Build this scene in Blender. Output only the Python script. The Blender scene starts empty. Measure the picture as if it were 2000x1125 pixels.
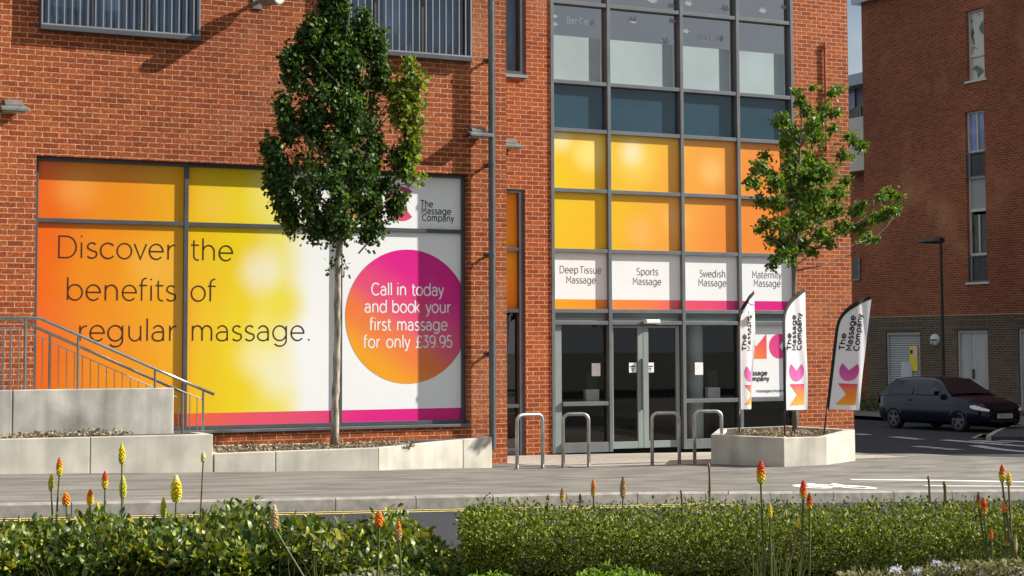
import bpy, bmesh, math, random
import numpy as np
from mathutils import Vector, Matrix
random.seed(7); RNG = np.random.default_rng(11)
S = bpy.context.scene; COL = S.collection
rad = math.radians

# ------------------------------------------------------------------ camera
F_PX, YAW, PITCH, ROLL, PPY, H = 3430.0, rad(26.6), rad(3.9), rad(-.21), 440.0, 1.72
_F = np.array([math.sin(YAW)*math.cos(PITCH), math.cos(YAW)*math.cos(PITCH), math.sin(PITCH)])
_R = np.array([math.cos(YAW), -math.sin(YAW), 0.0]); _U = np.cross(_R, _F)
_R, _U = math.cos(ROLL)*_R+math.sin(ROLL)*_U, -math.sin(ROLL)*_R+math.cos(ROLL)*_U
CAM = np.array([0, 0, H])
cd = bpy.data.cameras.new('camera'); cam = bpy.data.objects.new('camera', cd); COL.objects.link(cam)
cd.sensor_width = 36; cd.lens = 36*F_PX/2000; cd.shift_y = -(562.5-PPY)/2000; cd.clip_end = 2000; cd.clip_start = .1
m = Matrix.Identity(4)
for i in range(3):
    m[i][0] = _R[i]; m[i][1] = _U[i]; m[i][2] = -_F[i]; m[i][3] = CAM[i]
cam.matrix_world = m
S.camera = cam
def ray(x, y): return _F+_R*(x-1000)/F_PX-_U*(y-PPY)/F_PX
def aY(x, y, Y): d = ray(x, y); return CAM+d*Y/d[1]          # pixel of the photo -> point on a wall plane
def aX(x, y, X): d = ray(x, y); return CAM+d*X/d[0]
def aZ(x, y, Z): d = ray(x, y); return CAM+d*(Z-H)/d[2]
def aD(x, y, D): return CAM+ray(x, y)*D
def sstep(t): t = min(1, max(0, t)); return t*t*(3-2*t)
def g(x, y):                                                   # height of the footway surface
    x0, y0 = x/.945, y/.945
    v = .03-.0255*(max(-6, min(x0, 12.2))-11)
    return .945*(v-.45*sstep((.448*x0+.894*y0-28.5)/15))-.09*sstep((y-21.4)/3)*sstep((x-8.5)/2.5)-.033*max(0, min(x, 30)-11)*(1-sstep((y-18)/2.5))
def aG(x, y, off=0):
    z = 0
    for _ in range(25):
        p = aZ(x, y, z); z = .5*z+.5*(g(p[0], p[1])+off)
    return p

# ------------------------------------------------------------------ light
SUN = Vector((3.3, -1.0, 2.05)).normalized()
sl = bpy.data.lights.new('sun', 'SUN'); sl.energy = 5.0; sl.angle = rad(.5); sl.color = (1, .94, .85)
so = bpy.data.objects.new('sun', sl); COL.objects.link(so); so.rotation_euler = SUN.to_track_quat('Z', 'Y').to_euler()
W = bpy.data.worlds.new('World'); S.world = W; W.use_nodes = True
nt = W.node_tree; bg = nt.nodes['Background']; bg.inputs[1].default_value = .043
sky = nt.nodes.new('ShaderNodeTexSky'); sky.sky_type = 'NISHITA'; sky.sun_disc = False
sky.sun_elevation = math.asin(SUN.z); sky.sun_rotation = math.atan2(SUN.x, SUN.y); sky.air_density = 1.0; sky.dust_density = 1.2
tc = nt.nodes.new('ShaderNodeTexCoord'); nz = nt.nodes.new('ShaderNodeTexNoise'); nz.inputs['Scale'].default_value = 2.4
nz.inputs['Detail'].default_value = 7; mp = nt.nodes.new('ShaderNodeMapping'); mp.inputs['Scale'].default_value = (1, 1, 2.6)
nt.links.new(tc.outputs['Generated'], mp.inputs[0]); nt.links.new(mp.outputs[0], nz.inputs[0])
cr = nt.nodes.new('ShaderNodeValToRGB'); cr.color_ramp.elements[0].position = .28; cr.color_ramp.elements[1].position = .50
nt.links.new(nz.outputs[0], cr.inputs[0])
mx = nt.nodes.new('ShaderNodeMix'); mx.data_type = 'RGBA'; mx.inputs[7].default_value = (7.4, 7.9, 8.6, 1)
nt.links.new(cr.outputs[0], mx.inputs[0]); nt.links.new(sky.outputs[0], mx.inputs[6]); nt.links.new(mx.outputs[2], bg.inputs[0])
S.view_settings.view_transform = 'Standard'; S.view_settings.look = 'None'; S.view_settings.gamma = 1
S.view_settings.exposure = .95
S.cycles.max_bounces = 8; S.cycles.transparent_max_bounces = 12

# ------------------------------------------------------------------ helpers
def lin(h):
    h = h.lstrip('#'); c = [int(h[i:i+2], 16)/255 for i in (0, 2, 4)]
    return tuple(v/12.92 if v <= .04045 else ((v+.055)/1.055)**2.4 for v in c)
def newmat(name):
    M = bpy.data.materials.new(name); M.use_nodes = True; t = M.node_tree; return M, t, t.nodes['Principled BSDF']
def nd(t, kind, **kw):
    n = t.nodes.new('ShaderNode'+kind)
    for k, v in kw.items():
        if k in n.inputs: n.inputs[k].default_value = v
        else: setattr(n, k, v)
    return n
def P(name, col, rough=.6, metal=0, var=.15, scale=6., bump=0, spec=.4, detail=5, col2=None, stretch=(1, 1, 1)):
    M, t, b = newmat(name); b.inputs['Roughness'].default_value = rough; b.inputs['Metallic'].default_value = metal
    b.inputs['Specular IOR Level'].default_value = spec
    geo = nd(t, 'NewGeometry'); mp = nd(t, 'Mapping'); mp.inputs['Scale'].default_value = stretch
    n = nd(t, 'TexNoise', Scale=scale, Detail=detail)
    t.links.new(geo.outputs['Position'], mp.inputs[0]); t.links.new(mp.outputs[0], n.inputs['Vector'])
    r = nd(t, 'ValToRGB'); c2 = col2 or tuple(c*(1+var) for c in col); c1 = col if col2 else tuple(c*(1-var) for c in col)
    r.color_ramp.elements[0].color = (*c1, 1); r.color_ramp.elements[1].color = (*c2, 1)
    r.color_ramp.elements[0].position = .35; r.color_ramp.elements[1].position = .65
    t.links.new(n.outputs[0], r.inputs[0]); t.links.new(r.outputs[0], b.inputs['Base Color'])
    if bump:
        bp = nd(t, 'Bump', Strength=bump, Distance=.01); t.links.new(n.outputs[0], bp.inputs['Height']); t.links.new(bp.outputs[0], b.inputs['Normal'])
    return M
def math_n(t, op, a, b=None, c=None):
    n = nd(t, 'Math', operation=op)
    for i, v in enumerate((a, b, c)):
        if v is None: continue
        if isinstance(v, (int, float)): n.inputs[i].default_value = v
        else: t.links.new(v, n.inputs[i])
    return n.outputs[0]
def mixc(t, fac, a, b, mode='MIX'):
    n = nd(t, 'Mix', data_type='RGBA', blend_type=mode)
    for s, v in ((0, fac), (6, a), (7, b)):
        if isinstance(v, (int, float)): n.inputs[s].default_value = v
        elif isinstance(v, tuple): n.inputs[s].default_value = (*v[:3], 1)
        else: t.links.new(v, n.inputs[s])
    return n.outputs[2]
def brick(name, c1, c2, mortar, bw=.225, rh=.075, ms=.0062, pale=(.62, .36, .26), pale_amt=.5, bumpd=.012, stack=False):
    M, t, b = newmat(name); b.inputs['Roughness'].default_value = .85; b.inputs['Specular IOR Level'].default_value = .2
    geo = nd(t, 'NewGeometry'); sp = nd(t, 'SeparateXYZ'); sn = nd(t, 'SeparateXYZ')
    t.links.new(geo.outputs['Position'], sp.inputs[0]); t.links.new(geo.outputs['Normal'], sn.inputs[0])
    side = math_n(t, 'GREATER_THAN', math_n(t, 'ABSOLUTE', sn.outputs[0]), .5)
    u = nd(t, 'Mix'); t.links.new(side, u.inputs[0]); t.links.new(sp.outputs[0], u.inputs[2]); t.links.new(sp.outputs[1], u.inputs[3])
    wob = nd(t, 'TexNoise', Scale=14., Detail=2.); t.links.new(geo.outputs['Position'], wob.inputs['Vector'])
    zz = math_n(t, 'ADD', sp.outputs[2], math_n(t, 'MULTIPLY', math_n(t, 'SUBTRACT', wob.outputs[0], .5), .012))
    cv = nd(t, 'CombineXYZ'); t.links.new(u.outputs[0], cv.inputs[0]); t.links.new(zz, cv.inputs[1])
    br = nd(t, 'TexBrick', Scale=1.0); br.inputs['Brick Width'].default_value = bw; br.inputs['Row Height'].default_value = rh
    br.inputs['Mortar Size'].default_value = ms; br.inputs['Mortar Smooth'].default_value = .15; br.inputs['Bias'].default_value = -.1
    br.inputs['Color1'].default_value = (*c1, 1); br.inputs['Color2'].default_value = (*c2, 1); br.inputs['Mortar'].default_value = (*mortar, 1)
    if stack: br.offset = 0
    t.links.new(cv.outputs[0], br.inputs['Vector'])
    big = nd(t, 'TexNoise', Scale=.55, Detail=4.); t.links.new(geo.outputs['Position'], big.inputs['Vector'])
    fine = nd(t, 'TexNoise', Scale=38., Detail=3.); t.links.new(geo.outputs['Position'], fine.inputs['Vector'])
    pr = nd(t, 'ValToRGB'); pr.color_ramp.elements[0].position = .56; pr.color_ramp.elements[1].position = .75
    t.links.new(big.outputs[0], pr.inputs[0])
    c = mixc(t, math_n(t, 'MULTIPLY', pr.outputs[0], pale_amt), br.outputs[0], pale)
    bt = nd(t, 'TexNoise', Scale=.22, Detail=6.); t.links.new(geo.outputs['Position'], bt.inputs['Vector'])
    bm_ = nd(t, 'MapRange'); bm_.inputs[1].default_value = .35; bm_.inputs[2].default_value = .65; bm_.inputs[3].default_value = .78; bm_.inputs[4].default_value = 1.12; t.links.new(bt.outputs[0], bm_.inputs[0])
    cb_ = nd(t, 'CombineColor'); [t.links.new(bm_.outputs[0], cb_.inputs[i]) for i in range(3)]
    c = mixc(t, 1.0, c, cb_.outputs[0], 'MULTIPLY')
    fr = nd(t, 'ValToRGB'); fr.color_ramp.elements[0].color = (.62, .6, .58, 1); fr.color_ramp.elements[1].color = (1.28, 1.25, 1.2, 1)
    fr.color_ramp.elements[0].position = .3; fr.color_ramp.elements[1].position = .7; t.links.new(fine.outputs[0], fr.inputs[0])
    c = mixc(t, 1.0, c, fr.outputs[0], 'MULTIPLY'); t.links.new(c, b.inputs['Base Color'])
    hgt = math_n(t, 'ADD', math_n(t, 'MULTIPLY', br.outputs['Fac'], -1.), math_n(t, 'MULTIPLY', fine.outputs[0], .35))
    bp = nd(t, 'Bump', Strength=.9, Distance=bumpd); t.links.new(hgt, bp.inputs['Height']); t.links.new(bp.outputs[0], b.inputs['Normal'])
    return M
def glass(name, tint=(.55, .6, .62), boost=1.6, rough=0.0, base=0.):
    M, t, b = newmat(name); t.nodes.remove(b); out = t.nodes['Material Output']
    fz = nd(t, 'Fresnel', IOR=1.52); tr = nd(t, 'BsdfTransparent'); tr.inputs[0].default_value = (*tint, 1)
    gl = nd(t, 'BsdfGlossy', Roughness=rough); mx = nd(t, 'MixShader')
    t.links.new(math_n(t, 'MINIMUM', math_n(t, 'MULTIPLY_ADD', fz.outputs[0], boost, base), .85), mx.inputs[0]); t.links.new(tr.outputs[0], mx.inputs[1]); t.links.new(gl.outputs[0], mx.inputs[2])
    t.links.new(mx.outputs[0], out.inputs[0]); return M
def leafmat(name, cols, trans=.35, rough=.5, spec=.35):
    M, t, b = newmat(name); out = t.nodes['Material Output']; geo = nd(t, 'NewGeometry')
    r = nd(t, 'ValToRGB'); e = r.color_ramp.elements
    for i, c in enumerate(cols):
        el = e[i] if i < 2 else e.new(1); el.color = (*c, 1)
    for i in range(len(cols)): e[i].position = i/(len(cols)-1)
    for i, c in enumerate(cols): e[i].color = (*c, 1)
    t.links.new(geo.outputs['Random Per Island'], r.inputs[0]); t.links.new(r.outputs[0], b.inputs['Base Color'])
    b.inputs['Roughness'].default_value = rough; b.inputs['Specular IOR Level'].default_value = spec
    tl = nd(t, 'BsdfTranslucent'); hs = nd(t, 'HueSaturation', Saturation=1.15, Value=1.5); t.links.new(r.outputs[0], hs.inputs['Color']); t.links.new(hs.outputs[0], tl.inputs[0])
    mx = nd(t, 'MixShader'); mx.inputs[0].default_value = trans
    t.links.new(b.outputs[0], mx.inputs[1]); t.links.new(tl.outputs[0], mx.inputs[2]); t.links.new(mx.outputs[0], out.inputs[0]); return M
def vcol(name, rough=.6):
    M, t, b = newmat(name); a = nd(t, 'Attribute', attribute_name='Col'); t.links.new(a.outputs[0], b.inputs['Base Color']); b.inputs['Roughness'].default_value = rough
    b.inputs['Specular IOR Level'].default_value = .25; return M

def empty(name, loc, label=None, cat=None, group=None, kind=None):
    o = bpy.data.objects.new(name, None); COL.objects.link(o); o.location = [float(v) for v in loc]; o.empty_display_size = .1
    tag(o, label, cat, group, kind); return o
def tag(o, label=None, cat=None, group=None, kind=None):
    for k, v in (('label', label), ('category', cat), ('group', group), ('kind', kind)):
        if v: o[k] = v
    return o
def root_loc(o):
    v = Vector((0, 0, 0))
    while o is not None: v += o.location; o = o.parent
    return v
class MB:
    def __init__(s): s.v = []; s.f = []; s.m = []; s.cols = None; s.cur = 0
    def add(s, vs, fs):
        n = len(s.v); s.v += [tuple(map(float, p)) for p in vs]; s.f += [tuple(i+n for i in f) for f in fs]; s.m += [s.cur]*len(fs); return s
    def box(s, x0, x1, y0, y1, z0, z1):
        return s.add([(x0, y0, z0), (x1, y0, z0), (x1, y1, z0), (x0, y1, z0), (x0, y0, z1), (x1, y0, z1), (x1, y1, z1), (x0, y1, z1)],
                     [(0, 3, 2, 1), (4, 5, 6, 7), (0, 1, 5, 4), (1, 2, 6, 5), (2, 3, 7, 6), (3, 0, 4, 7)])
    def quad(s, a, b, c, d): return s.add([a, b, c, d], [(0, 1, 2, 3)])
    def poly(s, pts): return s.add(pts, [tuple(range(len(pts)))])
    def prism(s, pts, dv):
        n = len(pts); dv = np.array(dv); a = [np.array(p, float) for p in pts]
        return s.add(a+[p+dv for p in a], [tuple(range(n))[::-1], tuple(range(n, 2*n))]+[(i, (i+1) % n, n+(i+1) % n, n+i) for i in range(n)])
    def tube(s, path, r, n=8, cap=True):
        path = [np.array(p, float) for p in path]; k = len(path); rs = r if hasattr(r, '__len__') else [r]*k; vs = []; fs = []
        up = None
        for i, p in enumerate(path):
            d = path[min(i+1, k-1)]-path[max(i-1, 0)]; d = d/(np.linalg.norm(d)+1e-12)
            if up is None: up = np.array([0, 0, 1.]) if abs(d[2]) < .9 else np.array([1., 0, 0])
            a = np.cross(up, d); a /= np.linalg.norm(a)+1e-12; b = np.cross(d, a); up = b
            for j in range(n):
                t = 2*math.pi*j/n; vs.append(p+rs[i]*(math.cos(t)*a+math.sin(t)*b))
        for i in range(k-1):
            for j in range(n): fs.append((i*n+j, i*n+(j+1) % n, (i+1)*n+(j+1) % n, (i+1)*n+j))
        if cap: fs += [tuple(range(n))[::-1], tuple(range((k-1)*n, k*n))]
        return s.add(vs, fs)
    def lathe(s, prof, c, n=16, axis='z'):
        vs = []; fs = []; k = len(prof)
        for r, h in prof:
            for j in range(n):
                t = 2*math.pi*j/n; p = (r*math.cos(t), r*math.sin(t), h)
                if axis == 'y': p = (p[0], p[2], p[1])
                if axis == 'x': p = (p[2], p[0], p[1])
                vs.append((c[0]+p[0], c[1]+p[1], c[2]+p[2]))
        for i in range(k-1):
            for j in range(n): fs.append((i*n+j, i*n+(j+1) % n, (i+1)*n+(j+1) % n, (i+1)*n+j))
        fs += [tuple(range(n))[::-1], tuple(range((k-1)*n, k*n))]
        return s.add(vs, fs)
    def build(s, name, mat, parent=None, smooth=False, bevel=0, **tags):
        me = bpy.data.meshes.new(name); L = root_loc(parent) if parent else Vector((0, 0, 0))
        me.from_pydata([(a-L.x, b-L.y, c-L.z) for a, b, c in s.v], [], s.f)
        for mm in (mat if isinstance(mat, (list, tuple)) else [mat]): me.materials.append(mm)
        if any(s.m): me.polygons.foreach_set('material_index', s.m)
        if smooth: me.polygons.foreach_set('use_smooth', [True]*len(me.polygons))
        if s.cols:
            at = me.color_attributes.new('Col', 'FLOAT_COLOR', 'POINT'); at.data.foreach_set('color', np.array(s.cols, np.float32).ravel())
        me.update(); o = bpy.data.objects.new(name, me); COL.objects.link(o)
        if parent: o.parent = parent
        if bevel:
            bv = o.modifiers.new('bevel', 'BEVEL'); bv.width = bevel; bv.segments = 2; bv.limit_method = 'ANGLE'
        tag(o, **tags); return o
def np_mesh(name, V, Fc, mat, parent=None, k=3, smooth=False, **tags):
    me = bpy.data.meshes.new(name); L = root_loc(parent) if parent else Vector((0, 0, 0))
    V = np.asarray(V, np.float32)-np.array([L.x, L.y, L.z], np.float32); Fc = np.asarray(Fc, np.int32)
    me.vertices.add(len(V)); me.vertices.foreach_set('co', V.ravel()); nf = len(Fc)
    me.loops.add(nf*k); me.loops.foreach_set('vertex_index', Fc.ravel()); me.polygons.add(nf)
    me.polygons.foreach_set('loop_start', np.arange(0, nf*k, k, dtype=np.int32)); me.polygons.foreach_set('loop_total', np.full(nf, k, np.int32))
    me.update(calc_edges=True); me.validate()
    me.materials.append(mat); o = bpy.data.objects.new(name, me); COL.objects.link(o)
    if parent: o.parent = parent
    tag(o, **tags); return o
def dsh(p, m_): return CAM+(p-CAM)*(1+m_/np.linalg.norm(p-CAM))          # move a point m_ metres farther away
def leaves(C, size, droop=.3, shape='oval', up_bias=0., out=None):
    """folded leaves at points C; returns vertices and triangles"""
    n = len(C); C = np.asarray(C, float)
    ax = RNG.normal(size=(n, 3)); ax[:, 2] -= droop*2
    if out is not None: ax += out
    ax /= np.linalg.norm(ax, axis=1)[:, None]
    nn = RNG.normal(size=(n, 3)); nn[:, 2] += up_bias; sd = np.cross(ax, nn); sd /= np.linalg.norm(sd, axis=1)[:, None]; nn = np.cross(sd, ax)
    L = size*RNG.uniform(.65, 1.25, n)[:, None]; w = L*RNG.uniform(.2, .3, n)[:, None]
    if shape == 'oval':
        prof = [(0, 0, 0), (.35, 1, .22), (.75, .72, .15), (1, 0, -.12)]
        pts = [C, C+ax*L*.35+sd*w+nn*w*.3, C+ax*L*.75+sd*w*.7+nn*w*.18, C+ax*L-nn*L*.12, C+ax*L*.75-sd*w*.7+nn*w*.18, C+ax*L*.35-sd*w+nn*w*.3]
        tri = [(0, 1, 5), (1, 2, 5), (2, 4, 5), (2, 3, 4)]
    elif shape == 'maple':
        w = w*1.55
        pts = [C, C+ax*L*.2+sd*w*1.1+nn*w*.2, C+ax*L*.42+sd*w*.55, C+ax*L*.7+sd*w*1.0+nn*w*.25, C+ax*L*1.0-nn*L*.12,
               C+ax*L*.7-sd*w*1.0+nn*w*.25, C+ax*L*.42-sd*w*.55, C+ax*L*.2-sd*w*1.1+nn*w*.2]
        tri = [(0, 1, 2), (0, 2, 6), (0, 6, 7), (2, 3, 4), (2, 4, 6), (6, 4, 5)]
    else:
        pts = [C, C+ax*L*.5+sd*w+nn*w*.3, C+ax*L, C+ax*L*.5-sd*w+nn*w*.3]; tri = [(0, 1, 3), (1, 2, 3)]
    k = len(pts); V = np.stack(pts, 1).reshape(-1, 3); T = np.array(tri)[None]+(np.arange(n)*k)[:, None, None]
    return V, T.reshape(-1, 3)

# ---------------------------------------------------- drawn lettering (monoline strokes, cap height 1)
def arc(cx, cy, rx, ry, a0, a1, n=16):
    return [(cx+rx*math.cos(rad(a0+(a1-a0)*i/n)), cy+ry*math.sin(rad(a0+(a1-a0)*i/n))) for i in range(n+1)]
r_ = .36
GL = {
 'o': (.74, [arc(.37, r_, .37, r_, 0, 360, 28)]), 'c': (.64, [arc(.37, r_, .37, r_, 42, 318, 22)]),
 'e': (.72, [[(.01, .37)]+[(.72, .37)]+arc(.365, r_, .355, r_, 6, 318, 24)]),
 'b': (.74, [[(0, 1.06), (0, 0)], arc(.37, r_, .37, r_, 0, 360, 28)]), 'd': (.74, [[(.74, 1.06), (.74, 0)], arc(.37, r_, .37, r_, 0, 360, 28)]),
 'p': (.74, [[(0, .72), (0, -.27)], arc(.37, r_, .37, r_, 0, 360, 28)]),
 'g': (.74, [arc(.37, r_, .37, r_, 0, 360, 28), [(.74, .72), (.74, .02)]+arc(.38, .02, .36, .29, 0, -142, 12)]),
 'a': (.58, [arc(.3, .44, .28, .28, 150, 0, 10)+[(.58, 0)], [(.58, .42), (.3, .42)]+arc(.28, .21, .28, .21, 90, 270, 12)+[(.34, 0)]+arc(.34, .22, .24, .22, -90, 0, 8)]),
 's': (.5, [arc(.26, .53, .22, .19, 35, 200, 12)+[(.2, .38), (.34, .33)]+arc(.25, .19, .25, .19, 40, -150, 12)]),
 'i': (0, [[(0, .72), (0, 0)], [(0, .98), (0, 1.05)]]), 'l': (0, [[(0, 1.06), (0, 0)]]), '.': (.04, [[(.02, 0), (.02, .08)]]),
 't': (.42, [[(.15, .95), (.15, .2)]+arc(.35, .2, .2, .2, 180, 290, 8), [(0, .72), (.42, .72)]]),
 'f': (.42, [[(.14, 0), (.14, .82)]+arc(.36, .82, .22, .24, 180, 80, 8), [(0, .72), (.42, .72)]]),
 'r': (.36, [[(0, .72), (0, 0)], [(0, .34)]+arc(.34, .36, .34, .34, 175, 88, 9)]),
 'n': (.6, [[(0, .72), (0, 0)], arc(.3, .42, .3, .3, 180, 0, 14)+[(.6, 0)]]), 'h': (.6, [[(0, 1.06), (0, 0)], arc(.3, .42, .3, .3, 180, 0, 14)+[(.6, 0)]]),
 'm': (1.02, [[(0, .72), (0, 0)], arc(.255, .45, .255, .27, 180, 0, 12)+[(.51, 0)], arc(.765, .45, .255, .27, 180, 0, 12)+[(1.02, 0)]]),
 'u': (.6, [[(0, .72), (0, .3)]+arc(.3, .3, .3, .3, 180, 360, 14)+[(.6, .72)], [(.6, .3), (.6, 0)]]),
 'v': (.62, [[(0, .72), (.31, 0), (.62, .72)]]), 'w': (.96, [[(0, .72), (.24, 0), (.48, .7), (.72, 0), (.96, .72)]]),
 'y': (.62, [[(0, .72), (.32, 0)], [(.62, .72), (.27, -.12)]+arc(.1, -.06, .2, .2, -30, -110, 6)]),
 'k': (.52, [[(0, 1.06), (0, 0)], [(.5, .72), (0, .24)], [(.18, .4), (.54, 0)]]),
 'D': (.86, [[(0, 0), (0, 1), (.36, 1)]+arc(.36, .5, .5, .5, 90, -90, 18)+[(0, 0)]]), 'C': (.9, [arc(.5, .5, .5, .5, 45, 315, 24)]),
 'S': (.64, [arc(.33, .75, .29, .25, 35, 205, 14)+[(.24, .56), (.42, .48)]+arc(.32, .25, .32, .26, 45, -150, 14)]),
 'M': (.88, [[(0, 0), (0, 1), (.44, .36), (.88, 1), (.88, 0)]]), 'T': (.76, [[(0, 1), (.76, 1)], [(.38, 1), (.38, 0)]]),
 'B': (.66, [[(0, 0), (0, 1), (.36, 1)]+arc(.36, .76, .25, .24, 90, -90, 10)+[(0, .52)], [(.36, .52)]+arc(.38, .26, .28, .26, 90, -90, 10)+[(0, 0)]]),
 'A': (.86, [[(0, 0), (.43, 1), (.86, 0)], [(.16, .34), (.7, .34)]]), 'N': (.78, [[(0, 0), (0, 1), (.78, 0), (.78, 1)]]), 'X': (.76, [[(0, 0), (.76, 1)], [(0, 1), (.76, 0)]]),
 'K': (.7, [[(0, 0), (0, 1)], [(.66, 1), (0, .36)], [(.22, .58), (.7, 0)]]), 'O': (1., [arc(.5, .5, .5, .5, 0, 360, 28)]),
 '3': (.6, [[(.04, 1), (.54, 1), (.24, .6)]+arc(.28, .3, .31, .3, 80, -150, 14)]),
 '9': (.66, [arc(.33, .68, .33, .32, 0, 360, 24), [(.66, .68)]+arc(.3, .42, .36, .42, 30, -60, 8)+[(.2, 0)]]),
 '5': (.6, [[(.54, 1), (.1, 1), (.06, .56)]+arc(.28, .31, .32, .31, 120, -150, 16)]), '7': (.6, [[(0, 1), (.6, 1), (.2, 0)]]),
 '£': (.68, [arc(.4, .76, .24, .24, 20, 180, 10)+[(.16, .12), (.02, 0), (.66, 0)], [(.0, .46), (.5, .46)]]),
 'é': (.72, [[(.01, .37)]+[(.72, .37)]+arc(.365, r_, .355, r_, 6, 318, 24), [(.34, .86), (.5, 1.06)]]),
}
LB = {**{c: .10 for c in 'cdegoasCOS9£é'}, **{c: .17 for c in 'bhiklmnpruDMBKN.'}, **{c: .05 for c in 'vwyktfTX37A'}, '5': .1}
RB = {**{c: .10 for c in 'bceopsgDCOS359£éB'}, **{c: .17 for c in 'adhilmnugMN.'}, **{c: .05 for c in 'vwyktfrTXKA7'}}
def layout(txt, gap=1., space=.36):
    x = 0; out = []; last = None
    for ch in txt:
        if ch == ' ': x += space; last = None; continue
        w, st = GL[ch]
        if last: x += (RB[last]+LB[ch])*gap
        out += [[(x+px, py) for px, py in l] for l in st]; x += w; last = ch
    return out, x
def ribbon(mb, line, w, fn, eps=(0, 0, 0)):
    p = np.array(line, float); closed = np.hypot(*(p[0]-p[-1])) < 1e-4
    if closed: p = p[:-1]
    n = len(p); o = []
    for i in range(n):
        a = p[(i-1) % n] if (closed or i) else p[i]; c = p[(i+1) % n] if (closed or i < n-1) else p[i]
        d1 = p[i]-a; d2 = c-p[i]; l1 = np.hypot(*d1); l2 = np.hypot(*d2)
        d1 = d1/l1 if l1 > 1e-9 else d2/l2; d2 = d2/l2 if l2 > 1e-9 else d1
        t = d1+d2; lt = np.hypot(*t); t = t/lt if lt > 1e-6 else d1
        nrm = np.array([-t[1], t[0]]); s = 1/max(.45, abs(nrm@np.array([-d1[1], d1[0]]))); o.append((p[i]+nrm*w/2*s, p[i]-nrm*w/2*s))
    vs = [np.array(fn(*q))+eps for pr in o for q in pr]; m_ = n if closed else n-1
    mb.add(vs, [(2*i, 2*i+1, 2*((i+1) % n)+1, 2*((i+1) % n)) for i in range(m_)])
def text(mb, txt, w, fn, width=None, h=1.0, align=0, gap=1., space=.46, eps=(0, -.0003, 0)):
    """fn maps (u,v) metres on the surface to a point; width stretches the line to fit"""
    ls, tw = layout(txt, gap, space); sx = (width/tw) if width else h
    for k, l in enumerate(ls): ribbon(mb, [(x*sx, y*h) for x, y in l], w, lambda u, v: fn(u-align*tw*sx, v), np.array(eps)*(k % 5))

# ------------------------------------------------------------------ materials
BR = brick('brick_orange', (.385, .096, .026), (.235, .048, .014), (.62, .38, .25), pale=(.55, .27, .16), pale_amt=.45)
BRC = brick('brick_apartment', (.29, .084, .036), (.165, .044, .021), (.50, .29, .18), pale=(.5, .27, .13), pale_amt=.55)
BRD = brick('brick_dark_base', (.115, .085, .062), (.065, .05, .04), (.36, .30, .22), pale=(.3, .22, .15), pale_amt=.3)
BRS = brick('brick_soldier', (.115, .085, .062), (.065, .05, .04), (.36, .30, .22), bw=.075, rh=.225, pale_amt=.2, stack=True)
FR = P('frame_grey', (.125, .14, .15), .42, 0, .12, 3, spec=.5)
FRD = P('frame_dark_grey', (.07, .075, .085), .4, 0, .12, 3, spec=.5)
SAGE = P('sage_grey_panel', (.22, .265, .255), .5, 0, .08, 2)
GAL = P('galvanised_steel', (.42, .43, .43), .38, .85, .2, 9)
STEEL = P('brushed_steel', (.36, .355, .34), .28, .95, .12, 20)
CONC = P('concrete', (.50, .475, .405), .85, 0, .16, 2.2, .25, .25, 10)
CONC2 = P('concrete_stained', (.42, .41, .365), .85, 0, .34, 1.6, .25, .25, 8)
for M_, lo in ((CONC, .84), (CONC2, .70)):                        # rain streaks and patches
    t = M_.node_tree; bb = t.nodes['Principled BSDF']; src = bb.inputs['Base Color'].links[0].from_socket; gn = nd(t, 'NewGeometry'); mp_ = nd(t, 'Mapping'); mp_.inputs['Scale'].default_value = (3.2, 3.2, .35)
    n1 = nd(t, 'TexNoise', Scale=1.6, Detail=7.); t.links.new(gn.outputs['Position'], mp_.inputs[0]); t.links.new(mp_.outputs[0], n1.inputs['Vector'])
    mr_ = nd(t, 'MapRange'); mr_.inputs[1].default_value = .32; mr_.inputs[2].default_value = .6; mr_.inputs[3].default_value = lo; mr_.inputs[4].default_value = 1.04; t.links.new(n1.outputs[0], mr_.inputs[0])
    cg_ = nd(t, 'CombineColor'); [t.links.new(mr_.outputs[0], cg_.inputs[i_]) for i_ in range(3)]
    t.links.new(mixc(t, 1.0, src, cg_.outputs[0], 'MULTIPLY'), bb.inputs['Base Color'])
SOIL = P('soil', (.05, .04, .03), .95, 0, .5, 30, .8)
WHITE = P('white_vinyl', (.80, .81, .82), .45, 0, .015, 2)
WHITEP = P('white_paint', (.78, .78, .76), .6, 0, .08, 20)
BLACKT = P('lettering_black', (.012, .012, .014), .5, 0, 0, 2)
BROWNT = P('lettering_dark_brown', (.045, .010, .004), .5, 0, 0, 2)
GREYT = P('lettering_grey', (.13, .13, .14), .5, 0, 0, 2)
BLK = P('black_fabric', (.01, .01, .011), .7, 0, .2, 8)
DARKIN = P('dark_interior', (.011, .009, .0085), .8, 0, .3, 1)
GLS = glass('shop_glass', (.86, .88, .88), 1.1)
GLU = glass('upper_glass', (.90, .93, .96), .9, 0, .34)
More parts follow.
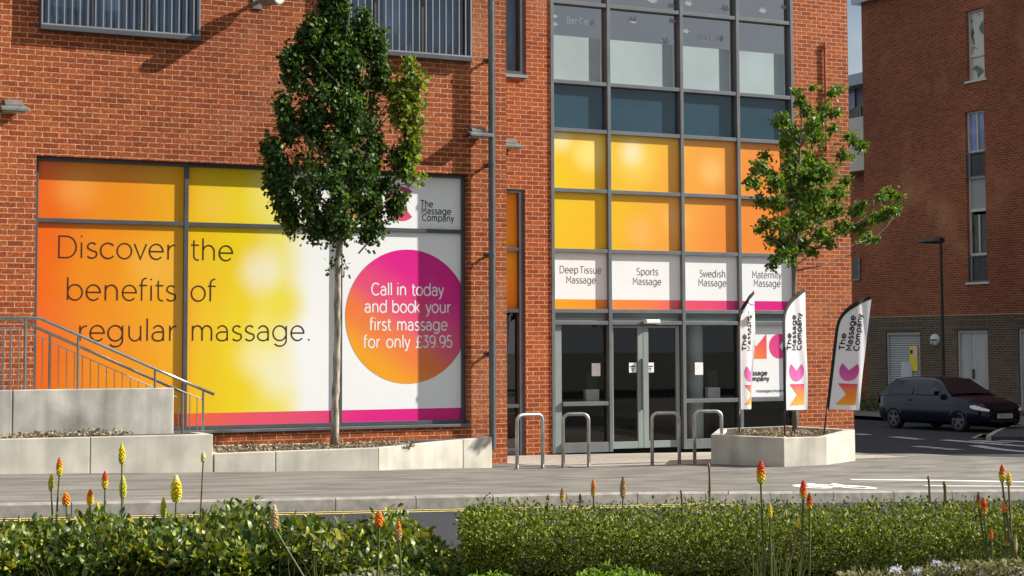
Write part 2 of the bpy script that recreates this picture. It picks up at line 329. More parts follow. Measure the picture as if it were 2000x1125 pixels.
def gradient(name, stops, p0, p1, rough=.4, blobs=(), spec=.4, noise=0):
    """printed colour running along the world line p0 -> p1, with soft printed spots (centre, radius, colour, amount)"""
    M, t, b = newmat(name); b.inputs['Roughness'].default_value = rough; b.inputs['Specular IOR Level'].default_value = spec; b.inputs['Coat Weight'].default_value = .35; b.inputs['Coat Roughness'].default_value = .04
    geo = nd(t, 'NewGeometry'); p0 = np.array(p0, float); d = np.array(p1, float)-p0; d = d/(d@d)
    vm = nd(t, 'VectorMath', operation='DOT_PRODUCT'); vm.inputs[1].default_value = d
    t.links.new(geo.outputs['Position'], vm.inputs[0]); f = math_n(t, 'SUBTRACT', vm.outputs['Value'], float(p0@d))
    if noise:
        n = nd(t, 'TexNoise', Scale=.9, Detail=1.); t.links.new(geo.outputs['Position'], n.inputs['Vector'])
        f = math_n(t, 'ADD', f, math_n(t, 'MULTIPLY', math_n(t, 'SUBTRACT', n.outputs[0], .5), noise))
    r = nd(t, 'ValToRGB'); r.color_ramp.interpolation = 'EASE' if len(stops) > 2 else 'LINEAR'
    for i in range(len(stops)-2): r.color_ramp.elements.new(.5)
    for e, (q, c) in zip(r.color_ramp.elements, stops): e.position = q
    for e, (q, c) in zip(r.color_ramp.elements, stops): e.color = (*c, 1)
    t.links.new(f, r.inputs[0]); c = r.outputs[0]
    for (ce, ra, co, am) in blobs:
        dd = nd(t, 'VectorMath', operation='DISTANCE'); dd.inputs[1].default_value = [float(v) for v in ce]; t.links.new(geo.outputs['Position'], dd.inputs[0])
        mr = nd(t, 'MapRange', interpolation_type='SMOOTHERSTEP'); mr.inputs[1].default_value = 0; mr.inputs[2].default_value = ra; mr.inputs[3].default_value = am; mr.inputs[4].default_value = 0
        t.links.new(dd.outputs['Value'], mr.inputs[0]); c = mixc(t, mr.outputs[0], c, co)
    t.links.new(c, b.inputs['Base Color']); return M

# ------------------------------------------------------------------ ground
def sheet(name, X, Yf0, Yf1, ny, zf, mat, kind='structure', thick=0):
    vs = []; fs = []; nx = len(X)
    for x in X:
        for j in range(ny+1):
            y = Yf0(x)+(Yf1(x)-Yf0(x))*j/ny; vs.append((x, y, zf(x, y)))
    for i in range(nx-1):
        for j in range(ny): a = i*(ny+1)+j; fs.append((a, a+ny+1, a+ny+2, a+1))
    mb = MB(); mb.add(vs, fs)
    if thick:
        def edge(idx):
            vv = []
            for k in idx: vv += [vs[k], (vs[k][0], vs[k][1], vs[k][2]-thick)]
            mb.add(vv, [(2*k, 2*k+1, 2*k+3, 2*k+2) for k in range(len(idx)-1)])
        edge([i*(ny+1) for i in range(nx)]); edge([i*(ny+1)+ny for i in range(nx)][::-1])
    o = mb.build(name, mat); tag(o, kind=kind); return o
ASPH = P('asphalt_road', (.034, .036, .043), .9, 0, .25, 60, .4, .25, 6)
ASPL = P('asphalt_footway', (.172, .163, .143), .92, 0, .30, 2.2, .35, .2, 9, stretch=(.5, 2.2, 1))
# worn bands and patches on the footway
t = ASPL.node_tree; bb = t.nodes['Principled BSDF']; src = bb.inputs['Base Color'].links[0].from_socket
gn = nd(t, 'NewGeometry'); fn_ = nd(t, 'TexNoise', Scale=90., Detail=4.); t.links.new(gn.outputs['Position'], fn_.inputs['Vector'])
mr_ = nd(t, 'MapRange'); mr_.inputs[1].default_value = .3; mr_.inputs[2].default_value = .7; mr_.inputs[3].default_value = .62; mr_.inputs[4].default_value = 1.35; t.links.new(fn_.outputs[0], mr_.inputs[0])
cg = nd(t, 'CombineColor'); [t.links.new(mr_.outputs[0], cg.inputs[i]) for i in range(3)]
t.links.new(mixc(t, 1.0, src, cg.outputs[0], 'MULTIPLY'), bb.inputs['Base Color'])
mb = MB(); mb.quad((-400, -400, -.75), (500, -400, -.75), (500, 600, -.75), (-400, 600, -.75)); tag(mb.build('ground', P('far_ground', (.09, .09, .075), .95, 0, .3, .5)), kind='structure')
KY = 17.39
xs = list(np.arange(-30, 80.1, .5))
sheet('road', xs, lambda x: -12, lambda x: 75, 174, lambda x, y: g(x, y)-.125, ASPH)
def foot_end(y): return float(np.interp(y, [KY, 19.0, 20.37, 21.3, 22.79, 24.72, 26.4], [27.0, 21.5, 18.81, 18.2, 18.36, 19.03, 19.7]))
ys_ = list(np.linspace(KY+.13, 26.385, 34)); nx_ = 110; fv_ = []; ff_ = []
for y in ys_:
    xe_ = foot_end(y)
    for i in range(nx_+1): x = -20+(xe_+20)*i/nx_; fv_.append((x, y, g(x, y)))
for j in range(len(ys_)-1): ff_ += [(j*(nx_+1)+i, j*(nx_+1)+i+1, (j+1)*(nx_+1)+i+1, (j+1)*(nx_+1)+i) for i in range(nx_)]
mb = MB(); mb.add(fv_, ff_); ed = [fv_[j*(nx_+1)+nx_] for j in range(len(ys_))]
vv_ = [];
for p in ed: vv_ += [p, (p[0], p[1], p[2]-.13)]
mb.add(vv_, [(2*k, 2*k+1, 2*k+3, 2*k+2) for k in range(len(ed)-1)])
tag(mb.build('footway', ASPL), kind='structure')
KERB = P('kerb_stone', (.27, .255, .23), .85, 0, .2, 8, .3)
mb = MB(); x = -8.0
while x < 31:
    x1 = x+.905
    for a, b in ((x, x1),):
        z0 = g(a, KY); z1 = g(b, KY)
        mb.add([(a, KY, z0-.2), (b, KY, z1-.2), (b, KY+.125, z1-.2), (a, KY+.125, z0-.2), (a, KY+.02, z0+.008), (b, KY+.02, z1+.008), (b, KY+.125, z1+.008), (a, KY+.125, z0+.008), (a, KY, z0-.012), (b, KY, z1-.012)],
               [(4, 5, 6, 7), (0, 1, 9, 8), (8, 9, 5, 4), (1, 2, 6, 5, 9), (2, 3, 7, 6), (3, 0, 8, 4, 7)])
    x += .915
tag(mb.build('kerb', KERB), kind='structure')
# double yellow lines and white paint
YEL = P('yellow_road_paint', (.58, .46, .16), .7, 0, .3, 25)
def gstrip(mb, pts, w, off):
    """painted strip over the ground along world points"""
    pts = [np.array(p[:2], float) for p in pts]; o = []
    for i, p in enumerate(pts):
        d = pts[min(i+1, len(pts)-1)]-pts[max(i-1, 0)]; d /= np.hypot(*d); n = np.array([-d[1], d[0]])
        for s in (1, -1): q = p+n*w/2*s; o.append((q[0], q[1], g(*q)+off))
    mb.add(o, [(2*i, 2*i+1, 2*i+3, 2*i+2) for i in range(len(pts)-1)])
mb = MB()
for yy in (KY-.17, KY-.38): gstrip(mb, [(x, yy) for x in np.arange(-8, 12, .5)], .085, -.120)
tag(mb.build('yellow_lines', YEL), kind='structure')
mb = MB()
def seg(a, b, n=10): return [np.array(a)+(np.array(b)-np.array(a))*i/n for i in range(n+1)]
gstrip(mb, seg(aG(1662, 937), aG(2080, 943), 12), .10, .004); gstrip(mb, seg(aG(1806, 949), aG(2080, 951), 12), .10, .004)
tag(mb.build('white_lines', WHITEP), kind='structure')
# painted cycle symbol on the footway
mb = MB(); ca = aG(1548, 948); cb = aG(1688, 950); ex = (cb-ca)[:2]; Lc = np.hypot(*ex); ex /= Lc; ey = np.array([-ex[1], ex[0]])
cc = (ca[:2]+cb[:2])/2
def cyc(pts, w=.07): gstrip(mb, [cc+ex*a*Lc/2-ey*(b-.3)*.42 for a, b in pts], w, .004)
for s in (-.62, .62): cyc([(s+.37*math.cos(q), .75+.62*math.sin(q)*.9) for q in np.linspace(0, 2*math.pi, 22)], .12)
cyc([(-.62, .75), (-.3, -.1), (.42, -.05), (.0, .75), (-.62, .75)], .12); cyc([(.0, .75), (-.3, -.1)], .12); cyc([(.62, .75), (.36, -.25), (.5, -.32)], .12); cyc([(-.42, -.2), (-.18, -.2)], .14)
tag(mb.build('cycle_marking', WHITEP), kind='structure')
# side road markings
mb = MB()
for a, b in (((1745, 854), (1797, 859)), ((1843, 860), (2010, 873)), ((1905, 871), (2015, 884)), ((1900, 861), (1970, 866)), ((1672, 848), (1695, 850.5)), ((1790, 872.5), (1812, 874.5)), ((1818, 875), (1840, 877)), ((1846, 877.5), (1870, 879.5)), ((1952, 861), (2010, 864))):
    gstrip(mb, seg(aG(*a, -.125), aG(*b, -.125), 6), .34, -.112)
tag(mb.build('road_markings', P('worn_white_paint', (.42, .42, .40), .8, 0, .35, 12)), kind='structure')
# sett paving in front of the entrance
PAV = brick('entrance_paving', (.46, .44, .39), (.37, .355, .32), (.11, .10, .085), bw=.42, rh=.21, ms=.009, pale=(.4, .37, .3))
t = PAV.node_tree
for n in t.nodes:
    if n.bl_idname == 'ShaderNodeTexBrick':
        for l in list(n.inputs['Vector'].links): t.links.remove(l)
        gg = nd(t, 'NewGeometry'); t.links.new(gg.outputs['Position'], n.inputs['Vector'])
pvA, pvB = aG(985, 917), aG(1390, 906)
sheet('paving', list(np.linspace(12.03, 17.4, 14)), lambda x: pvA[1]+(pvB[1]-pvA[1])*(x-pvA[0])/(pvB[0]-pvA[0]), lambda x: 26.39, 8, lambda x, y: g(x, y)+.005, PAV)

# ------------------------------------------------------------------ main shop building
YA, YB = 24.2, 26.4
xa = lambda px, py: float(aY(px, py, YA)[0]); za = lambda px, py: float(aY(px, py, YA)[2])
xb = lambda px, py: float(aY(px, py, YB)[0]); zb = lambda px, py: float(aY(px, py, YB)[2])
def wall(mb, x0, x1, z0, z1, Y, T, holes):
    """brick wall facing -Y with real openings (x0,x1,z0,z1) and reveals"""
    X = sorted({x0, x1, *[h[0] for h in holes], *[h[1] for h in holes]}); Z = sorted({z0, z1, *[h[2] for h in holes], *[h[3] for h in holes]})
    X = [x for x in X if x0 <= x <= x1]; Z = [z for z in Z if z0 <= z <= z1]
    def solid(i, j):
        if not (0 <= i < len(X)-1 and 0 <= j < len(Z)-1): return False
        cx, cz = (X[i]+X[i+1])/2, (Z[j]+Z[j+1])/2
        return not any(h[0] < cx < h[1] and h[2] < cz < h[3] for h in holes)
    for i in range(len(X)-1):
        for j in range(len(Z)-1):
            if not solid(i, j): continue
            a, b, c, d = X[i], X[i+1], Z[j], Z[j+1]
            mb.quad((a, Y, c), (b, Y, c), (b, Y, d), (a, Y, d)); mb.quad((b, Y+T, c), (a, Y+T, c), (a, Y+T, d), (b, Y+T, d))
            if not solid(i-1, j): mb.quad((a, Y+T, c), (a, Y, c), (a, Y, d), (a, Y+T, d))
            if not solid(i+1, j): mb.quad((b, Y, c), (b, Y+T, c), (b, Y+T, d), (b, Y, d))
            if not solid(i, j-1): mb.quad((a, Y+T, c), (b, Y+T, c), (b, Y, c), (a, Y, c))
            if not solid(i, j+1): mb.quad((a, Y, d), (b, Y, d), (b, Y+T, d), (a, Y+T, d))
TOP = 10.6
BLD = empty('shop_building', (12, 24.2, 0), 'orange-red brick shop building with printed posters and a grey glazed entrance front', 'building')
XL, XC, XR = -7.0, xa(989.5, 500), xb(1661, 400)
wA = (xa(70, 400), xa(915, 600), za(400, 846.5), za(70, 303))               # the big poster window
w1 = (xa(76, 40), xa(389, 60), za(76, 57), za(76, 57)+2.3)
w2 = (xa(640, 80), xa(917, 110), za(917, 122.5), za(917, 122.5)+2.3)
w1 = (w1[0], w1[1], w2[2], w2[3])
mb = MB(); wall(mb, XL, XC, -.4, TOP, YA, .3, [wA, w1, w2])
wB = (xb(1076, 500), xb(1553, 400), -.5, TOP-1.2)
s1 = (xb(950, 600), xb(1026, 600), zb(1026, 892), zb(1026, 370)); s2 = (xb(950, 600), xb(1027.5, 100), zb(1027, 147), zb(1027, 147)+2.6)
wall(mb, XC-1.6, XR, -.6, TOP, YB, .3, [wB, s1, s2])
mb.box(XC-.3, XC, YA+.3, YB, -.4, TOP); mb.box(XR-.3, XR, YB+.3, YB+5.6, -.6, TOP); mb.box(XL, XL+.3, YA+.3, YB+5.6, -.4, TOP)

def hole_u(p0, p1, pt, pb): a, b = aY(p0, pb, YB+5), aY(p1, pt, YB+5); return (a[0], b[0], a[2], b[2])
HU = [hole_u(1340, 1352, 68, 95), hole_u(1362, 1427, 55, 110), hole_u(1448, 1492, 52, 110)]
wall(mb, XL+.3, XR-.3, -.4, TOP, YB+5.3, .3, [(h[0]-.1, h[1]+.15, h[2]-.1, h[3]+.3) for h in HU])
mb.build('wall', BR, BLD)
mb = MB(); mb.box(XL-.04, XC+.04, YA-.04, YA+.34, TOP, TOP+.12); mb.box(XC+.04, XR+.04, YB-.04, YB+.34, TOP, TOP+.12); mb.box(XL+.3, XR-.3, YB+.35, YB+5.29, TOP-.5, TOP-.3)
mb.build('roof', FRD, BLD)

# poster window of the left front
D = .155; YF = YA+D
xf = lambda px, py: float(aY(px, py, YF)[0]); zf = lambda px, py: float(aY(px, py, YF)[2])
f0, f1, fz0, fz1 = wA[0]+.002, wA[1]-.002, wA[2]+.002, wA[3]-.002
fw = .055; mx1 = xf(361, 600); zt = zf(360, 437)-.005
mb = MB(); yf0, yf1 = YF-.045, YF+.05
mb.box(f0, f0+fw, yf0, yf1, fz0+.1, fz1-fw); mb.box(f1-fw, f1, yf0, yf1, fz0+.1, fz1-fw); mb.box(f0, f1, yf0, yf1, fz1-fw, fz1)
mb.box(f0, f1, yf0-.02, yf1, fz0+.045, fz0+.1); mb.box(mx1-.032, mx1+.032, yf0+.003, yf1, fz0+.1, fz1-fw)
mx2 = xf(663, 600); mb.box(mx2-.032, mx2+.032, yf0+.003, yf1, fz0+.1, fz1-fw)
for a, b in ((f0+fw, mx1-.032), (mx1+.032, mx2-.032), (mx2+.032, f1-fw)): mb.box(a, b, yf0+.006, yf1, zt-.03, zt+.03)
SW = mb.build('shop_window', FRD, BLD, bevel=.004, label='wide poster window with dark grey frame')
mb = MB(); mb.box(f0-.03, f1+.03, YA-.035, yf0-.02, fz0+.0, fz0+.042); mb.build('sill', FR, SW, bevel=.004)
sx = lambda px: xf(px, 620)
PX = lambda px, py: aY(px, py, YF)
OR, OY, YL, PY, WH = lin('e87a08'), lin('eca60c'), lin('eccb1c'), lin('f2e6a0'), lin('eef0f1')
q = lambda px: (sx(px)-sx(75))/(sx(905)-sx(75))
FILM = gradient('poster_print', [(q(78), lin('e0660a')), (q(200), lin('e4880c')), (q(345), lin('e6a612')), (q(395), lin('e5bc10')), (q(470), lin('e6cd1a')), (q(545), lin('eadf70')), (q(606), WH), (q(905), WH)],
                (sx(75), YF, 0), (sx(905), YF, 0), .35,
                [(PX(512, 530), .55, WH, .55), (PX(552, 600), .55, lin('e6d630'), .8), (PX(500, 700), .5, lin('f0ebc0'), .5), (PX(550, 730), .6, WH, .5), (PX(300, 520), .6, lin('ecb650'), .45), (PX(150, 370), .5, lin('eea650'), .5),
                 (PX(420, 400), .5, lin('ebc050'), .5), (PX(90, 470), .6, lin('e36004'), .6), (PX(440, 500), .35, lin('e2c806'), .8), (PX(520, 800), .3, lin('e8d850'), .6)], noise=.10)
mb = MB(); mb.quad((f0+fw, YF, fz0+.1), (f1-fw, YF, fz0+.1), (f1-fw, YF, fz1-fw), (f0+fw, YF, fz1-fw)); mb.quad((f1-fw, YF+.03, fz0+.1), (f0+fw, YF+.03, fz0+.1), (f0+fw, YF+.03, fz1-fw), (f1-fw, YF+.03, fz1-fw))
mb.build('poster', FILM, SW)
STRI = gradient('poster_stripe', [(0, lin('e4603a')), (.35, lin('e0506c')), (.7, lin('dc1c84')), (1, lin('d8007c'))], (sx(340), YF, 0), (sx(905), YF, 0), .35)
zs0, zs1 = fz0+.1, zf(700, 800.5)
mb = MB(); mb.quad((f0+fw, YF-.0025, zs0), (f1-fw, YF-.0025, zs0), (f1-fw, YF-.0025, zs1), (f0+fw, YF-.0025, zs1)); mb.build('poster_stripe', STRI, SW)
cx, cz, cr_ = sx(797), zf(797, 618), (zf(797, 487)-zf(797, 749))/2
DISC = gradient('poster_disc', [(0, lin('eda016')), (.3, lin('ea7a3c')), (.55, lin('e24a78')), (.85, lin('dc1888')), (1, lin('da1088'))], (cx-cr_*.55, YF, cz-cr_*.75), (cx+cr_*.45, YF, cz+cr_*.7), .35)
mb = MB(); pts = [(min(f1-fw, cx+cr_*math.cos(a)), YF-.0025, cz+cr_*math.sin(a)) for a in np.linspace(0, 2*math.pi, 72)[:-1]]; mb.poly(pts); mb.build('poster_disc', DISC, SW)
def line_on(mb, s, pxa, pya, pxb, h_px, wpx, Y, off=-.0012, gap=1., space=.46):
    p = aY(pxa, pya, Y); p2 = aY(pxb, pya, Y); hh = aY(pxa, pya-h_px, Y)[2]-p[2]; w = aY(pxa, pya-wpx, Y)[2]-p[2]
    text(mb, s, w, lambda u, v: (p[0]+u, Y+off, p[2]+v), width=p2[0]-p[0], h=hh, gap=gap, space=space)
for s_, a, y, b in (('Discover the', 115, 503, 454), ('benefits of', 132, 586, 421), ('regular massage.', 156, 666, 604)):
    mb = MB(); line_on(mb, s_, a, y, b, 42, 3.1, YF, space=.85); mb.build('lettering', BROWNT, SW)
for s, a, y, b in (('Call in today', 726, 576, 866), ('and book your', 713, 610, 880), ('first massage', 722, 645, 873), ('for only £39.95', 710, 679, 882)):
    mb = MB(); line_on(mb, s, a, y, b, 23, 2.8, YF, -.0035, space=.8); mb.build('lettering', WHITE, SW)
for s, a, y, b in (('The', 822, 404, 845), ('Massage', 824, 417.5, 880), ('Company', 825, 431, 886)): 
    mb = MB(); line_on(mb, s, a, y, b, 12.5, 1.9, YF, gap=1.25); mb.build('lettering', BLACKT, SW)
def logo(mbM, mbC, fn, s):
    """square letter with a V cut from its top, and a round letter with a wedge cut from its right"""
    n = 24
    mbM.poly([fn(u*s, v*s) for u, v in ((0, 0), (1, 0), (1, 1), (.5, .5), (0, 1))])
    mbC.poly([fn((1.62)*s, .5*s)]+[fn((1.62+.5*math.cos(a))*s, (.5+.5*math.sin(a))*s) for a in np.linspace(rad(48), rad(312), n)])
ls = zf(784, 364)-zf(784, 432); lx = sx(784)-1.62*ls; lz = zf(784, 432)
mM, mC = MB(), MB(); logo(mM, mC, lambda u, v: (lx+u, YF-.0015, lz+v), ls)
LOGOM = gradient('logo_orange_red', [(0, lin('f09018')), (1, lin('e03a60'))], (lx, 0, lz), (lx+ls*.5, 0, lz+ls), .4)
LOGOC = gradient('logo_pink', [(0, lin('e8506a')), (1, lin('d41688'))], (lx+1.1*ls, 0, lz), (lx+1.8*ls, 0, lz+ls), .4)
mM.build('logo', LOGOM, SW); mC.build('logo', LOGOC, SW)

# upper left windows with rail of bars
BLUEG = P('window_blind_blue', (.30, .40, .54), .6, 0, .4, 1.6, stretch=(3, 1, .4))
GLA = glass('window_glass', (.7, .78, .85), 1.5)
def juliet(w, nb, seed):
    mb = MB(); y0, y1 = YA-.075, YA+.06; a, b, c, d = w
    a += .002; b -= .002; c += .002; d -= .002
    mb.box(a, a+.05, y0, y1, c+.06, d-.06); mb.box(b-.05, b, y0, y1, c+.06, d-.06); mb.box(a, b, y0, y1, d-.06, d); mb.box(a-.0, b+.0, y0-.04, y1, c, c+.06)
    for k in (1, 2): x = a+(b-a)*k/3; mb.box(x-.035, x+.035, YA-.01, y1, c+.06, d-.06)
    fr = mb.build('upper_window', FRD, BLD, bevel=.004)
    mb = MB(); mb.quad((a+.05, YA+.03, c+.06), (b-.05, YA+.03, c+.06), (b-.05, YA+.03, d-.06), (a+.05, YA+.03, d-.06)); mb.build('pane', GLA, fr)
    mb = MB(); mb.box(a, b, YA+.24, YA+.27, c-.1, d+.05); mb.build('blind', BLUEG, fr)
    mb = MB(); yb = YA-.1; zb0, zb1 = c+.085, c+1.02
    n = int(round((b-a)/.108)); r = .0085
    for k in range(1, n): x = a+(b-a)*k/n; mb.box(x-r, x+r, yb-.008, yb+.008, zb0, zb1)
    mb.box(a+.01, b-.01, yb-.012, yb+.012, zb0-.022, zb0); mb.box(a+.01, b-.01, yb-.02, yb+.02, zb1, zb1+.03)
    for x in (a+.01, b-.03): mb.box(x, x+.02, yb-.012, yb+.012, zb0, zb1)
    mb.build('guard_rail', P('rail_grey', (.26, .28, .30), .45, .3, .1, 5), fr)
    mb = MB(); rr = random.Random(seed)
    for k in range(9):
        x = a+.12+(b-a-.24)*rr.random(); mb.lathe([(.03, 0), (.04, .08), (.02, .16+.1*rr.random())], (x, YA+.16, c+.03), 8)
    mb.build('ornaments', P('ornament_pale', (.4, .42, .4), .6, 0, .3, 9), fr)
juliet(w1, 20, 1); juliet(w2, 20, 2)

# downpipe standing off the wall near its corner
mb = MB(); px_, zt_ = xa(953.5, 500), TOP
mb.tube([(px_, YA-.135, za(956, 880)+.02), (px_, YA-.135, zt_)], .046, 14)
for py in (0, 118, 322, 497, 690, 850):
    z = za(955, py); mb.tube([(px_, YA-.135, z-.03), (px_, YA-.135, z+.03)], .054, 14)
DPm = P('downpipe_grey_green', (.11, .135, .14), .3, .3, .12, 4)
dp = mb.build('downpipe', DPm, BLD, smooth=False)
for py in (118, 322, 497, 690):
    mb = MB(); z = za(955, py); mb.box(px_-.012, px_+.012, YA-.085, YA-.001, z-.02, z+.02); mb.box(px_-.05, px_+.05, YA-.012, YA-.002, z-.03, z+.03); mb.build('bracket', FRD, dp)
mb = MB(); mb.tube([(px_+.105, YA-.018, .2), (px_+.108, YA-.018, 5.5), (px_+.104, YA-.018, TOP)], .012, 6); mb.build('cable', P('rust_cable', (.16, .05, .03), .8, 0, .3, 9), BLD)
mb = MB(); cxp = xb(1610, 180); mb.tube([(cxp, YB-.03, zb(1611, 300)), (cxp, YB-.03, zb(1609, 84))], .02, 8)
for py in (92, 185, 290): mb.tube([(cxp, YB-.03, zb(1610, py)-.03), (cxp, YB-.03, zb(1610, py)+.03)], .03, 8)
mb.build('conduit', P('rusty_iron', (.28, .07, .035), .8, 0, .35, 14), BLD)

# narrow windows beside the corner
def film_mat(name, stops, a, b, blobs=()): return gradient(name, stops, a, b, .35, blobs)
a, b, c, d = s1; ys0, ys1 = YB+.07, YB+.14; a += .002; b -= .002; c += .002; d -= .002
mb = MB(); mb.box(b-.1, b, ys0-.05, ys1, c, d); mb.box(a, a+.06, ys0-.05, ys1, c, d); mb.box(a+.06, b-.1, ys0-.05, ys1, d-.06, d)
tz = [zb(1010, 487), zb(1010, 607), zb(1010, 793), zb(1010, 878)]
for z in tz: mb.box(a+.06, b-.1, ys0-.045, ys1, z-.03, z+.03)
nw = mb.build('narrow_window', FRD, BLD, bevel=.003)
mb = MB(); mb.quad((a, ys1-.03, tz[1]), (b, ys1-.03, tz[1]), (b, ys1-.03, d), (a, ys1-.03, d))
mb.build('poster', film_mat('narrow_print', [(0, lin('e89010')), (.5, lin('eba21c')), (1, lin('e6780a'))], (0, 0, d), (0, 0, tz[1]-.3)), nw)
mb = MB(); mb.quad((a, ys1-.03, c), (b, ys1-.03, c), (b, ys1-.03, tz[1]), (a, ys1-.03, tz[1])); mb.build('pane', glass('mirror_glass', (.3, .3, .28), 3.2), nw)
mb = MB(); mb.box(a, b, YB+.5, YB+.52, -.3, d); mb.build('blind', P('window_blind_taupe', (.15, .135, .115), .8, 0, .15, 2), nw)
a, b, c, d = s2; a += .002; b -= .002; c += .002; d -= .002
mb = MB(); mb.box(b-.1, b, ys0-.05, ys1, c, d); mb.box(a, a+.06, ys0-.05, ys1, c, d); mb.box(a+.06, b-.1, ys0-.05, ys1, d-.06, d); mb.box(a+.06, b-.1, ys0-.05, ys1, c, c+.06)
nw = mb.build('narrow_window', FRD, BLD, bevel=.003)
mb = MB(); mb.box(a, b+.02, YB-.05, ys0-.05, c-.055, c-.003); mb.build('sill', SAGE, nw)
mb = MB(); mb.quad((a, ys1-.03, c), (b, ys1-.03, c), (b, ys1-.03, d), (a, ys1-.03, d)); mb.build('pane', GLA, nw)
mb = MB(); mb.box(a, b, YB+.31, YB+.33, c, d); mb.build('blind', BLUEG, nw)

# glazed entrance front
YC = YB+.05                                                       # glass plane
cX = [wB[0]]+[xb(p, 400) for p in (1190, 1333, 1443.5)]+[wB[1]]
ZR = {k: zb(1078, y) for k, y in (('top', -150), ('r1', 1.5), ('r2', 157.5), ('r3', 252), ('r4', 370), ('r5', 488.5), ('r6', 607), ('h', 628), ('low', 790))}
BASE = zb(1140, 884)
mw = .033; ym0, ym1 = YB-.02, YB+.16
mb = MB()
for i, x in enumerate(cX):
    e = {0: (0.002, 2*mw), 4: (-2*mw, -.002)}.get(i, (-mw, mw))
    mb.box(x+e[0], x+e[1], ym0, ym1, BASE, wB[3]-.002)
EDGE = [(cX[0]+2*mw, cX[1]-mw), (cX[1]+mw, cX[2]-mw), (cX[2]+mw, cX[3]-mw), (cX[3]+mw, cX[4]-2*mw)]
zz = [ZR['r1'], ZR['r2'], ZR['r3'], ZR['r4'], ZR['r5'], ZR['r6'], ZR['h']-.02]
for x0, x1 in EDGE:
    for z in zz+[ZR['top']]: mb.box(x0, x1, ym0+.006, ym1, z-mw, z+mw)
    mb.box(x0, x1, ym0+.01, ym1, wB[3]-.08, wB[3]-.002)
CW = mb.build('entrance_front', FR, BLD, bevel=.004, label='grey metal grid of glazing bars')
STK = P('pale_sticker', (.27, .30, .32), .5, 0, .05, 2)
FROST = P('frosted_film', (.31, .385, .40), .55, 0, .10, .9)
ROW = [ZR['top'], ZR['r1'], ZR['r2'], ZR['r3'], ZR['r4'], ZR['r5'], ZR['r6']]
SPAN = P('spandrel_glass', (.022, .058, .084), .10, 0, .15, .8, spec=.6)
for ci, (x0, x1) in enumerate(EDGE):
    for (zt_, zb_, kind) in ((wB[3], ZR['top'], 'g'), (ROW[0], ROW[1], 'g'), (ROW[1], ROW[2], 'f'), (ROW[2], ROW[3], 's')):
        mb = MB(); q0, q1 = zb_+mw, zt_-mw
        mb.quad((x0, YC+.03, q0), (x1, YC+.03, q0), (x1, YC+.03, q1), (x0, YC+.03, q1))
        mb.build('pane' if kind != 's' else 'spandrel_panel', SPAN if kind == 's' else GLU, CW)
        if kind == 'f':
            mb = MB(); zq = zb_+(zt_-zb_)*.585; mb.quad((x0, YC+.026, q0), (x1-.09, YC+.026, q0), (x1-.09, YC+.026, zq), (x0, YC+.026, zq)); mb.build('frosting', FROST, CW)
# printed panels of rows 3 and 4
spx = lambda px, py: aY(px, py, YC)
PRINT2 = gradient('panel_print', [(0, lin('e6c41a')), (.3, lin('e9b81e')), (.55, lin('eca032')), (.75, lin('e88a2c')), (1, lin('e8802c'))], spx(1070, 300), spx(1510, 560), .35,
   [(spx(1150, 300), .5, lin('f0e486'), .8), (spx(1235, 300), .36, WH, .75), (spx(1240, 310), .7, lin('f0dc70'), .55), (spx(1095, 270), .4, lin('f0e8b0'), .7), (spx(1390, 335), .45, lin('f2c870'), .6), (spx(1250, 455), .5, lin('f0b868'), .55), (spx(1320, 430), .45, lin('f2be70'), .5), (spx(1090, 345), .35, lin('e4c60c'), .8)], noise=.1)
mb = MB()
for x0, x1 in EDGE:
    for a_, b_ in ((ROW[3], ROW[4]), (ROW[4], ROW[5])): mb.quad((x0, YC, b_+mw), (x1, YC, b_+mw), (x1, YC, a_-mw), (x0, YC, a_-mw))
mb.build('printed_panel', PRINT2, CW)
mb = MB(); mb2 = MB(); zs = zb(1078, 584)
for x0, x1 in EDGE:
    mb.quad((x0, YC, zs), (x1, YC, zs), (x1, YC, ROW[5]-mw), (x0, YC, ROW[5]-mw)); mb2.quad((x0, YC, ROW[6]+mw), (x1, YC, ROW[6]+mw), (x1, YC, zs), (x0, YC, zs))
mb.build('sign_panel', WHITE, CW)
mb2.build('sign_stripe', gradient('sign_stripe_print', [(0, lin('eba018')), (.3, lin('ec8438')), (.6, lin('e2466a')), (.8, lin('d81a80')), (1, lin('d40c80'))], (cX[0], 0, 0), (cX[4], 0, 0), .35), CW)
for s, a, y, b in (('Deep Tissue', 1094, 533, 1174), ('Massage', 1107, 553, 1163), ('Sports', 1244, 537, 1285), ('Massage', 1237, 556, 1291), ('Swedish', 1367, 541, 1416), ('Massage', 1365, 558.5, 1418), ('Maternity', 1470, 543, 1526), ('Massage', 1473, 559.5, 1524)):
    mb = MB(); line_on(mb, s, a, y, b, 13.5, 1.5, YC, -.0015, gap=1.25); mb.build('lettering', GREYT, CW)
mb = MB(); line_on(mb, 'Bar Café', 1107, 45, 1160, 12, 1.2, YC+.03, -.006); mb.build('lettering', STK, CW)
mb = MB(); line_on(mb, 'Bar Café', 1364, 76, 1412, 11, 1.2, YC+.03, -.006); mb.build('lettering', GREYT, CW)
def bird(px, py, s, flip=1):
    mb = MB(); p = aY(px, py, YC+.03); pts = [(-1, .1), (-.55, .15), (-.5, .62), (-.05, .3), (.3, .75), (.3, .2), (.75, .1), (.4, -.12), (.1, -.3), (-.4, -.2)]
    mb.poly([(p[0]+flip*u*s, YC+.025, p[2]+v*s) for u, v in (pts if flip > 0 else pts[::-1])]); mb.build('bird_sticker', STK, CW)
